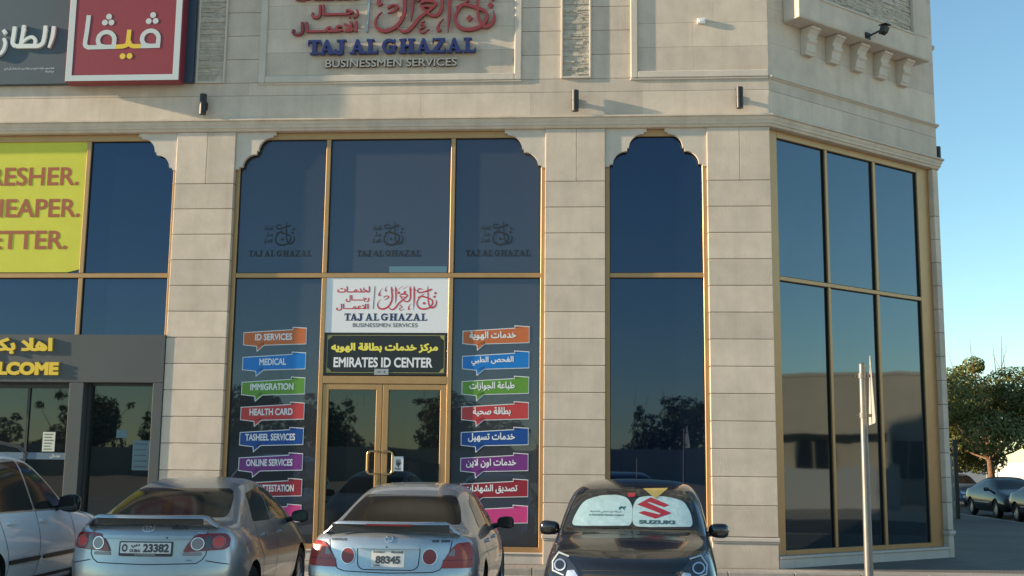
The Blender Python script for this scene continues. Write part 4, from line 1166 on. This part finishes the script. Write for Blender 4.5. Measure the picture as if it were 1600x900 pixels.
c.lines('panel_gap', [('rear', [(-.62,1.03),(-.625,.93),(-.60,.80),(-.52,.67),(-.45,.645),(0,.635),(.45,.645),(.52,.67),(.60,.80),(.625,.93),(.62,1.03)]),
   ('right', [(2.20,.99),(2.22,.6),(2.1,.3)]), ('right', [(3.18,.97),(3.22,.6),(3.16,.3)]), ('right', [(1.34,1.0),(1.3,.85),(1.5,.68),(1.53,.4)])])
c.patch('door_handle', 'right', rrect(1.52,1.72,.85,.885,.015), lex, .03, .05); c.patch('door_handle', 'right', rrect(2.42,2.62,.84,.875,.015), lex, .03, .05)
spoiler(c, .70, .06, 1.105, lex, .105, .22, .028, .16, .235)
b = MB(M['charcoal']); b.box(-.60,.60,.15,.17,1.03,1.105); b.build('spoiler_shade', c.root)  # shade below the wing, put in as a charcoal strip
c.mirror((.965,3.02,.99), (.21,.13,.15), 1, 1, M['black']); c.mirror((-.965,3.02,.99), (.21,.13,.15), -1, 1, M['black'])
c.lines('bumper_moulding', [('rear', [(-.80,.60),(-.4,.60),(.4,.60),(.80,.60)], dict(w=.03, off=.006))], lex)

# ---- black hatchback facing the camera with a sun shade
blk = mat('black_metallic_paint', (.010, .010, .011), .18, .0, coat=1.0, coat_rough=.02)
spec = dict(paint=blk, wr=.31, tw=.775, axles=(.68, 3.12),
  st=[S_(.20,.30,.72,.78,.72,.98,.60,1.25,1.32), S_(.40,.22,.78,.85,.79,1.0,.60,1.45,1.50), S_(.8,.19,.80,.866,.80,.99,.59,1.50,1.55), S_(1.3,.19,.80,.866,.80,.98,.63,1.535,1.575),
      S_(1.8,.19,.80,.866,.80,.975,.655,1.515,1.56), S_(2.15,.19,.80,.866,.80,.97,.675,1.45,1.495), S_(2.5,.19,.80,.866,.795,.975,.70,1.245,1.29), S_(2.78,.19,.80,.866,.785,.985,.72,1.045,1.09),
      S_(2.95,.20,.80,.866,.775,.965,.66,1.0,1.035), S_(3.25,.20,.80,.866,.755,.925,.60,.955,.985), S_(3.5,.21,.78,.85,.72,.84,.56,.885,.905), S_(3.62,.23,.74,.80,.68,.77,.52,.80,.815)],
  rear=(.15, [.08,.04,0,0,.02,.04,.05]), front=(.22, [-.10,-.06,0,0,.0,-.04,-.06]))
c = Car('parked_hatchback', 'black hatchback facing the car park with a silver sun shade in its windscreen', 'car', 'cars parked before the shops', (.554,-4.02,-.1), R(176), spec)
WS = roundp([(-.69,1.075),(.69,1.075),(.675,1.20),(.615,1.445),(.30,1.462),(-.30,1.462),(-.615,1.445),(-.675,1.20)], .04)
c.patch('cabin_interior', 'front', WS, M['gap'], .002)
for sd in ('right', 'left'):
    f = (lambda P: P) if sd == 'right' else (lambda P: P[::-1])
    c.patch('side_window', sd, f(roundp([(1.42,1.05),(1.44,1.47),(1.9,1.43),(2.36,1.22),(2.52,1.06)], .05)), M['carglass'], .004)
    c.patch('side_window', sd, f(roundp([(.62,1.06),(.75,1.44),(1.38,1.47),(1.36,1.05)], .05)), M['carglass'], .004)
c.patch('rear_window', 'rear', rrect(-.58,.58,1.05,1.40,.08), M['carglass'], .004)
HL = roundp([(.455,.665),(.49,.74),(.60,.85),(.69,.895),(.765,.885),(.775,.80),(.755,.70),(.60,.655)], .02)
M['lensglass'] = clear_glass('headlight_lens', (.92, .94, .96))
for k_, f in enumerate((lambda P: P, mir)):
    L = c.patch('headlight', 'front', f(HL), M['darklens'], .004, .04)
    c.patch('reflector', 'front', f(roundp([(.475,.672),(.52,.73),(.585,.72),(.60,.665)], .01)), M['chrome'], .010, .03, False, L)
    c.patch('light_guide', 'front', [f(P) for P in stroke([(.58,.845,.012),(.69,.872,.014),(.745,.79,.014),(.735,.71,.014),(.62,.675,.012)], False)], M['signwhite'], .012, .04, False, L)
    c.patch('projector', 'front', [f(P) for P in ring2(.665,.765,.062,.014,22,.055)], M['chrome'], .014, .03, False, L)
    c.patch('projector_lens', 'front', f(circ(.665,.765,.048,20,.042)), M['mirror'], .013, .03, False, L)
    c.patch('lens', 'front', f(HL), M['lensglass'], .022, .04, True, L)
c.patch('grille', 'front', roundp([(-.44,.70),(.44,.70),(.46,.55),(.34,.42),(-.34,.42),(-.46,.55)], .05), M['gap'], .006, .06)
c.lines('bonnet_gap', [('front', [(-.44,.725),(-.2,.735),(.2,.735),(.44,.725)]), ('right', [(3.45,.86),(3.0,.95),(2.75,.99)]), ('left', [(3.45,.86),(3.0,.95),(2.75,.99)])])
c.mirror((.895,2.42,1.05), (.215,.17,.155), 1, 1); c.mirror((-.895,2.42,1.05), (.215,.17,.155), -1, 1)
b = MB(M['black']); b.tube((0.03,.62,1.56),(0.03,.50,1.80),.004,n=6); b.build('aerial', c.root)
c.lines('wiper', [('front', [(-.60,1.095),(-.05,1.085)], dict(w=.02, off=.03)), ('front', [(.0,1.098),(.52,1.085)], dict(w=.02, off=.03))], M['black'])
car3 = c
# sun shade: its own thing, resting behind the windscreen
flat('shade', (.54,.70,.72), .35, metal=.1, noise=.08, nscale=9, bump=.5, bscale=9); flat('shadeink', (.05,.10,.10), .5); flat('shadegreen', (.02,.10,.09), .5); flat('sred2', (.42,.02,.03), .4)
t = thing('sun_shade', 'folding silver windscreen shade with a red S emblem inside the black hatchback', 'sun shade', c.root.location, R(176))
LO = roundp([(.0,1.10),(-.0,1.30),(-.04,1.375),(-.13,1.395),(-.35,1.395),(-.54,1.35),(-.61,1.22),(-.625,1.10),(-.40,1.09)], .07)     # camera's right = local -x
LO2 = roundp([(.64,1.095),(.60,1.22),(.53,1.34),(.36,1.395),(.17,1.405),(.06,1.375),(.003,1.29),(.003,1.10),(.3,1.09)], .06)
for q in (LO, LO2):
    P = c.patch('panel', 'front', ccw(q), M['shade'], .009, .05, True, t)
fl = lambda Q: [[(-a, b) for a, b in P][::-1] for P in Q]          # write in the viewer's direction, then turn into car axes
u = .00142; sx = lambda X: (X-735)*.00139; sz = lambda Y: 1.10+(475-Y)*.00147
def tr(P): return ccw([(sx(a), sz(b_)) for a, b_ in P])
SL = [tr([(765,335),(870,282),(905,292),(1008,335),(965,345),(850,318),(840,325),(1025,388),(905,424),(778,388),(815,374),(930,396),(945,392)])]
SL = [tr([(765,333),(868,282),(1008,333),(968,347),(850,312),(842,318),(1025,386),(990,398),(910,372)]), tr([(1025,386),(905,424),(776,388),(818,374),(935,396),(945,390),(842,356),(765,333),(842,318)])]
c.patch('emblem', 'front', fl(SL), M['sred2'], .0115, .05, False, t)
c.patch('lettering', 'front', fl(text_in('SUZUKI', sx(785), sx(1050), sz(459), sz(434), .06)), M['shadeink'], .0115, .05, False, t)
c.patch('small_lettering', 'front', fl(text_in('AL ROSTAMANI TRADING COMPANY', sx(405), sx(672), sz(412), sz(400), .02)+text_in('شركة الرستماني التجارية', sx(410), sx(650), sz(392), sz(377), .02, True)), M['shadeink'], .0115, .05, False, t)
c.patch('leaping_emblem', 'front', fl([tr(P) for P in stroke([(628,362,7),(645,352,13),(665,356,10),(680,345,4)])+stroke([(640,358,5),(632,372,4)])+stroke([(660,358,5),(672,370,4)])]), M['shadegreen'], .0115, .05, False, t)
flat('pennant', (.50,.36,.10), .5)
t2 = MB(M['pennant'], M['ink'])
P = c.patch('pennant', 'front', fl([tr([(805,222),(1000,216),(905,292)])]), M['pennant'], .013, .05, False); P.parent = None; P.location = c.root.location; P.rotation_euler = (0,0,R(176))
tag(P, 'gold triangular pennant hanging at the top of the hatchback windscreen', 'pennant')
P2 = c.patch('rear_view_mirror', 'front', fl([tr([(645,215),(745,213),(742,240),(650,243)])]), M['black'], .011, .05)
P = c.patch('hanging_tag', 'front', fl([tr([(688,254),(746,252),(744,280),(694,283)])]), M['sred2'], .014, .05, False); P.parent = None; P.location = c.root.location; P.rotation_euler = (0,0,R(176))
tag(P, 'small red tag hanging between the two shade panels', 'tag')
c.patch('windscreen', 'front', WS, M['clear'], .022, .06, False)

# ---- white sport utility car on the left
wht = paint('white_paint', (.74, .77, .80), .0, .30, .03)
spec = dict(paint=wht, wr=.36, tw=.83, axles=(.95, 3.65),
  st=[S_(.22,.42,.78,.84,.80,1.10,.60,1.50,1.58), S_(.45,.34,.84,.91,.84,1.13,.64,1.66,1.72), S_(.9,.30,.86,.93,.85,1.14,.66,1.76,1.815), S_(1.6,.29,.86,.93,.85,1.13,.665,1.79,1.85),
      S_(2.0,.29,.86,.93,.85,1.12,.67,1.76,1.82), S_(2.35,.29,.86,.93,.85,1.11,.69,1.67,1.73), S_(2.72,.29,.86,.93,.845,1.10,.73,1.43,1.485), S_(3.1,.29,.86,.925,.84,1.095,.76,1.17,1.22),
      S_(3.4,.29,.86,.925,.825,1.06,.70,1.10,1.14), S_(4.0,.31,.85,.915,.80,1.02,.64,1.05,1.085), S_(4.35,.34,.82,.88,.75,.92,.58,.97,.99), S_(4.5,.38,.75,.80,.69,.84,.52,.875,.89)],
  rear=(.15, [.08,.04,0,0,.02,.04,.05]), front=(.20, [-.08,-.05,0,0,-.03,-.05,-.08]))
c = Car('sport_utility_car', 'white sport utility car at the left end of the parked row', 'car', 'cars parked before the shops', (-7.07,-8.3,-.1), R(3.0), spec)
for sd in ('right', 'left'):
    f = (lambda P: P) if sd == 'right' else (lambda P: P[::-1])
    c.patch('window_surround', sd, f(roundp([(.55,1.15),(.80,1.62),(1.6,1.72),(2.12,1.68),(2.68,1.40),(3.0,1.12)], .06)), M['chrome'], .003)
    c.patch('side_window', sd, f(roundp([(.60,1.165),(.83,1.60),(1.16,1.66),(1.12,1.16)], .05)), M['carglass'], .006)
    c.patch('side_window', sd, f(roundp([(1.15,1.16),(1.19,1.665),(1.83,1.69),(2.02,1.15)], .05)), M['carglass'], .006)
    c.patch('side_window', sd, f(roundp([(2.06,1.15),(1.88,1.69),(2.12,1.66),(2.65,1.385),(2.94,1.14)], .05)), M['carglass'], .006)
    c.patch('door_moulding', sd, f(rrect(2.2,3.18,.60,.645,.02)), M['black'], .02, .08)
    c.patch('door_moulding', sd, f(rrect(1.35,2.1,.60,.645,.02)), M['black'], .02, .08)
    c.patch('door_handle', sd, f(rrect(1.30,1.52,1.02,1.055,.015)), wht, .03, .05); c.patch('door_handle', sd, f(rrect(2.12,2.34,1.01,1.045,.015)), wht, .03, .05)
    c.patch('sill_trim', sd, f(rrect(1.4,3.2,.31,.42,.03)), M['black'], .008, .1)
c.patch('windscreen', 'front', roundp([(-.70,1.20),(.70,1.20),(.62,1.66),(-.62,1.66)], .06), M['carglass'], .004)
c.patch('rear_window', 'rear', rrect(-.58,.58,1.16,1.56,.08), M['carglass'], .004)
c.lines('panel_gap', [('right', [(2.07,1.13),(2.10,.6),(2.08,.33)]), ('right', [(3.05,1.1),(3.12,.6),(3.1,.33)]), ('right', [(3.9,.92),(3.6,1.04),(3.3,1.09)]), ('right', [(1.13,1.13),(1.22,.9),(1.36,.6),(1.38,.33)])])
b = MB(M['steel'])
for sd in (1, -1):
    b.pipe([(sd*.60,.75,1.78),(sd*.60,1.0,1.85),(sd*.61,1.6,1.89),(sd*.62,2.05,1.85),(sd*.63,2.25,1.77)], .018)
b.build('roof_rails', c.root, smooth=60)
c.mirror((1.0,2.66,1.20), (.26,.16,.21), 1, 1, M['blackgloss']); c.mirror((-1.0,2.66,1.20), (.26,.16,.21), -1, 1, M['blackgloss'])

# ---- cars on the side street
def street_car(name, label, loc, rz, col, hs=1.0, rim=True):
    spec = dict(paint=mat('car_paint', col, .14), wr=.32, tw=.80, axles=(1.0, 3.7),
      st=[S_(.24,.30,.74,.82,.75,.98,.60,1.02,1.05), S_(.45,.24,.82,.885,.80,.99,.66,1.03,1.06), S_(.75,.20,.84,.90,.82,.985,.71,1.06,1.09), S_(1.15,.19,.84,.90,.82,.975,.64,1.22,1.26),
          S_(1.6,.19,.84,.90,.82,.965,.585,1.37,1.41), S_(2.1,.19,.84,.90,.82,.955,.575,1.42,1.46), S_(2.6,.19,.84,.90,.82,.945,.58,1.40,1.45), S_(3.0,.19,.84,.90,.82,.935,.61,1.27,1.32),
          S_(3.45,.19,.84,.89,.81,.925,.68,1.05,1.09), S_(3.68,.19,.84,.885,.80,.91,.70,.96,1.0), S_(4.05,.20,.83,.88,.76,.86,.62,.90,.93), S_(4.5,.22,.79,.84,.70,.76,.55,.80,.815), S_(4.64,.25,.73,.77,.64,.70,.5,.73,.745)],
      rear=(.24, [.10,.05,0,-.01,.03,.05,.07]), front=(.20, [-.08,-.05,0,0,-.02,-.06,-.10]))
    c = Car(name, label, 'car', 'cars parked along the side street', loc, rz, spec)
    for sd in ('right', 'left'):
        f = (lambda P: P) if sd == 'right' else (lambda P: P[::-1])
        c.patch('side_window', sd, f(roundp([(1.32,1.02),(1.60,1.30),(2.05,1.385),(2.18,1.39),(2.16,1.0)], .05)), M['carglass'], .004)
        c.patch('side_window', sd, f(roundp([(2.23,1.0),(2.25,1.39),(2.65,1.35),(3.1,1.12),(3.22,.98)], .05)), M['carglass'], .004)
        c.patch('side_moulding', sd, f(rrect(1.5,3.2,.52,.555,.01)), M['chrome'], .01, .1)
    c.patch('windscreen', 'front', roundp([(-.65,1.03),(.65,1.03),(.56,1.37),(-.56,1.37)], .06), M['carglass'], .004)
    c.patch('rear_window', 'rear', roundp([(-.64,1.09),(.64,1.09),(.54,1.37),(-.54,1.37)], .06), M['carglass'], .004)
    for f in (lambda P: P, mir):
        c.patch('headlight', 'front', f(roundp([(.40,.62),(.42,.74),(.62,.78),(.70,.74),(.70,.63)], .03)), M['clearlens'], .012, .05)
        c.patch('tail_light', 'rear', f(roundp([(.52,.74),(.54,.90),(.76,.90),(.76,.74)], .03)), M['redlens'], .012, .05)
    c.patch('grille', 'front', roundp([(-.34,.75),(.34,.75),(.30,.60),(-.30,.60)], .03), M['chrome'], .01, .05)
    c.patch('license_plate', 'front', rrect(-.25,.25,.42,.52,.01), M['plate'], .02, .08)
    c.mirror((.96,3.08,1.0), (.2,.13,.14), 1); c.mirror((-.96,3.08,1.0), (.2,.13,.14), -1)
    c.root.scale = (.95, .95, .95)
    return c
street_car('parked_sedan', 'dark green sedan with chrome side strips in front of the white wall', (14.25,25.2,-.1), R(180), (.012,.022,.020))
car_pale = street_car('parked_sedan', 'blue-grey sedan half hidden beside the black steel gate', (15.9,36,-.1), R(176), (.10,.14,.20))
street_car('parked_sedan', 'black sedan cut off by the right edge of the photo', (13.9,19.7,-.1), R(180), (.008,.008,.009))
# ------------------------------------------------------------------ trees
def tree_mesh(seed, H=6.6, rad=3.0, base=1.9, n=5200, leaf=.13):
    rnd = random.Random(seed)
    tr = MB(M['bark']); tr.tint = 1
    top = Vector((rnd.uniform(-.2,.2), rnd.uniform(-.2,.2), base+.4))
    tr.tube((0,0,-.15), (top.x*.4, top.y*.4, base*.5), .20, .16, 10, False); tr.tube((top.x*.4, top.y*.4, base*.5), top, .16, .13, 10, False)
    cr = MB(M['foliage']); lobes = []
    for i in range(15):
        a = i*2.4+rnd.uniform(-.4,.4); rr = rad*math.sqrt(rnd.uniform(.05, 1))*.72; z = base+.3+(H-base-1.0)*rnd.random()*(1-.35*(rr/rad))
        lobes.append((Vector((rr*math.cos(a), rr*math.sin(a), z)), rnd.uniform(.75, 1.35)*rad/3))
    for i in range(9):
        a = rnd.uniform(0, 6.28); rr = rad*rnd.uniform(.2,.95); lobes.append((Vector((rr*math.cos(a), rr*math.sin(a), H-.3-rnd.random()*1.1-(rr/rad)*.7)), rnd.uniform(.25,.5)))
    for c, r in lobes:
        mid = top.lerp(c, .5)+Vector((rnd.uniform(-.2,.2), rnd.uniform(-.2,.2), -.1))
        tr.tube(top, mid, .06, .04, 6, False); tr.tube(mid, c, .04, .012, 6, False)
    tot = sum(r*r for c, r in lobes)
    for c, r in lobes:
        k = int(n*r*r/tot); lt = rnd.uniform(.75, 1.3)
        for _ in range(k):
            while True:
                d = Vector((rnd.uniform(-1,1), rnd.uniform(-1,1), rnd.uniform(-1,1)))
                if .25 < d.length < 1: break
            d = d.normalized()*(d.length**.5); p = c+Vector((d.x*r, d.y*r, d.z*r*.72))
            nrm = (d+Vector((rnd.uniform(-.8,.8), rnd.uniform(-.8,.8), rnd.uniform(-.2,1)))).normalized()
            u = nrm.orthogonal().normalized(); v = nrm.cross(u); ang = rnd.random()*6.28
            u, v = u*math.cos(ang)+v*math.sin(ang), v*math.cos(ang)-u*math.sin(ang); s = leaf*rnd.uniform(.6,1.5)
            cr.tint = lt*rnd.uniform(.75, 1.25)
            cr.face([p-u*s*.9, p-v*s*.4+nrm*s*.1, p+u*s, p+v*s*.45])
    for _ in range(7):
        a = rnd.uniform(0, 6.28); rr = rad*rnd.uniform(.1,.7); p = Vector((rr*math.cos(a), rr*math.sin(a), H-.9)); tr.tube(p, p+Vector((rnd.uniform(-.4,.4), rnd.uniform(-.4,.4), rnd.uniform(.9,1.6))), .018, .006, 5, False)
    return tr, cr
def tree(label, loc, seed, rz=0, **k):
    t = thing('street_tree', label, 'tree', loc, rz, 'trees')
    a, b = tree_mesh(seed, **k); a.build('trunk', t, smooth=60); b.build('crown', t)
    return t
t1 = tree('broad leafy tree whose trunk stands behind the dark green sedan', (17.2,33.2,-.1), 3, H=6.7, rad=3.4, base=1.6, n=30000, leaf=.08)
t2 = tree('leafy tree half hidden by the building edge, slim trunk by the gate', (16.3,37.5,-.1), 8, H=6.3, rad=2.8, base=1.6, n=18000, leaf=.085)
t3 = tree('leafy tree cut by the right edge of the photo', (21.6,36.0,-.1), 5, H=6.4, rad=3.0, base=1.6, n=18000, leaf=.085)

# ------------------------------------------------------------------ walls and gate on the side street
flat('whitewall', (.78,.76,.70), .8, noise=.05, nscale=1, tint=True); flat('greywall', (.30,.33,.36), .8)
t = thing('boundary_wall', 'bright white boundary wall lit by the sun behind the parked cars', 'wall', (24.0,60,0), R(-38))
b = MB(M['whitewall'], M['joint'])
x = 0
while x < 48: b.tint = random.uniform(.96,1.03); b.box(x, x+2.28, 0, .2, -.2, 1.85); b.cur = 1; b.box(x+2.281, x+2.339, .03, .2, -.2, 1.82); b.cur = 0; x += 2.34
b.build('wall_panel', t)
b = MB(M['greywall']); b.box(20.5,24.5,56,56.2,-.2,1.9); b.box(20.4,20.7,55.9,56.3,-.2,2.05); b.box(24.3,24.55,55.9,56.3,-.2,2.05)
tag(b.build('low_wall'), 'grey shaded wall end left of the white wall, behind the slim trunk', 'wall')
t = thing('steel_gate', 'black steel gate post with a lattice-topped panel behind the building corner', 'gate', (11.22,18.5,0))
b = MB(M['black']); b.box(-.06,.06,-.06,.06,0,2.42); b.box(-.07,.07,-.07,.07,2.42,2.45); b.build('post', t)
b = MB(M['greywall']); b.box(-1.6,-.10,-.02,.02,.08,1.95); b.build('panel', t)
b = MB(M['black']); b.box(-1.6,-.07,-.025,.025,2.30,2.34); b.box(-1.6,-.07,-.025,.025,1.95,1.99)
x = -1.5
while x < -.1: b.tube((x,0,1.99),(x+.16,0,2.30),.012,n=5); b.tube((x+.16,0,1.99),(x,0,2.30),.012,n=5); x += .16
b.build('lattice', t)

# ------------------------------------------------------------------ what the windows mirror: across the car park, and the villa to the right
t = thing('far_wall', 'long low wall across the car park, mirrored in the shop glass', 'wall', (0,-78,0))
flat('farwall', (.30,.30,.29), .85); b = MB(M['farwall']); b.box(-90,60,-.1,.1,-.2,2.6); x = -90
while x < 60: b.box(x,x+.3,-.16,.16,-.2,2.75); x += 5
b.build('wall_panel', t)
rt = None
for i, (x, y, s) in enumerate(((-58,-84,1),(-47,-82,1.2),(-39,-86,1.0),(-31,-83,1.35),(-23.5,-85,1.1),(-12,-84,1.25),(-4,-88,.9),(6,-83,1.15),(17,-86,1.3),(30,-84,1.1))):
    if rt is None:
        rt = tree('dark tree across the car park mirrored in the shop glass', (x,y,-.1), 21, H=6.6, rad=4.2, base=.7, n=5000, leaf=.22); rt['group'] = 'trees across the car park'; rt.scale = (s,s,s)
    else:
        q = dup(rt, (x,y,-.1), i*1.3); q.scale = (s, s, s)
flat('villa', (.34,.30,.23), .8, noise=.12, nscale=.5)
t = thing('villa', 'beige villa mirrored in the corner windows', 'building', (38,2,0))
b = MB(M['villa']); b.box(0,10,-14,6,-.2,5.6); b.box(-.08,10,-14.08,6.08,5.6,5.75); b.box(0,10,6.02,16,-.2,6.4); b.box(-.08,10,5.98,16.08,6.4,6.6); b.box(-1.4,-.002,-3.2,2.4,2.95,3.15); b.box(-1.35,-1.1,-3.1,-2.85,-.2,2.94); b.box(-1.35,-1.1,2.05,2.3,-.2,2.94); b.box(2,6,-9,-4,5.76,7.2); b.build('wall', t)
for y in (-11,-6,-1,3,9,13):
    b = MB(M['villa']); b.box(-.05,-.002,y-.9,y+.9,.95,2.75); w_ = b.build('window', t)
    b = MB(M['glass2']); b.box(-.07,-.052,y-.82,y-.03,1.03,2.67); b.box(-.07,-.052,y+.03,y+.82,1.03,2.67); b.build('pane', w_)
q = dup(rt, (33.5,-5.5,-.1), 1.0, 'tree before the villa mirrored in the corner windows'); q.scale = (.62,.62,.78); q['group'] = 'trees by the villa'
t = thing('compound_wall', 'low grey compound wall mirrored in the corner windows', 'wall', (31,0,0))
b = MB(M['farwall']); b.box(-.1,.1,-9,4,-.2,1.5); b.box(-.16,.16,3.7,4.1,-.2,1.7); b.box(-.1,.1,7.5,18,-.2,1.5); b.build('wall_panel', t)
sv = dup(car_pale.root, (26.5,6.5,-.1), R(12), 'pale sedan mirrored in the corner windows'); sv['group'] = 'cars across the side street'
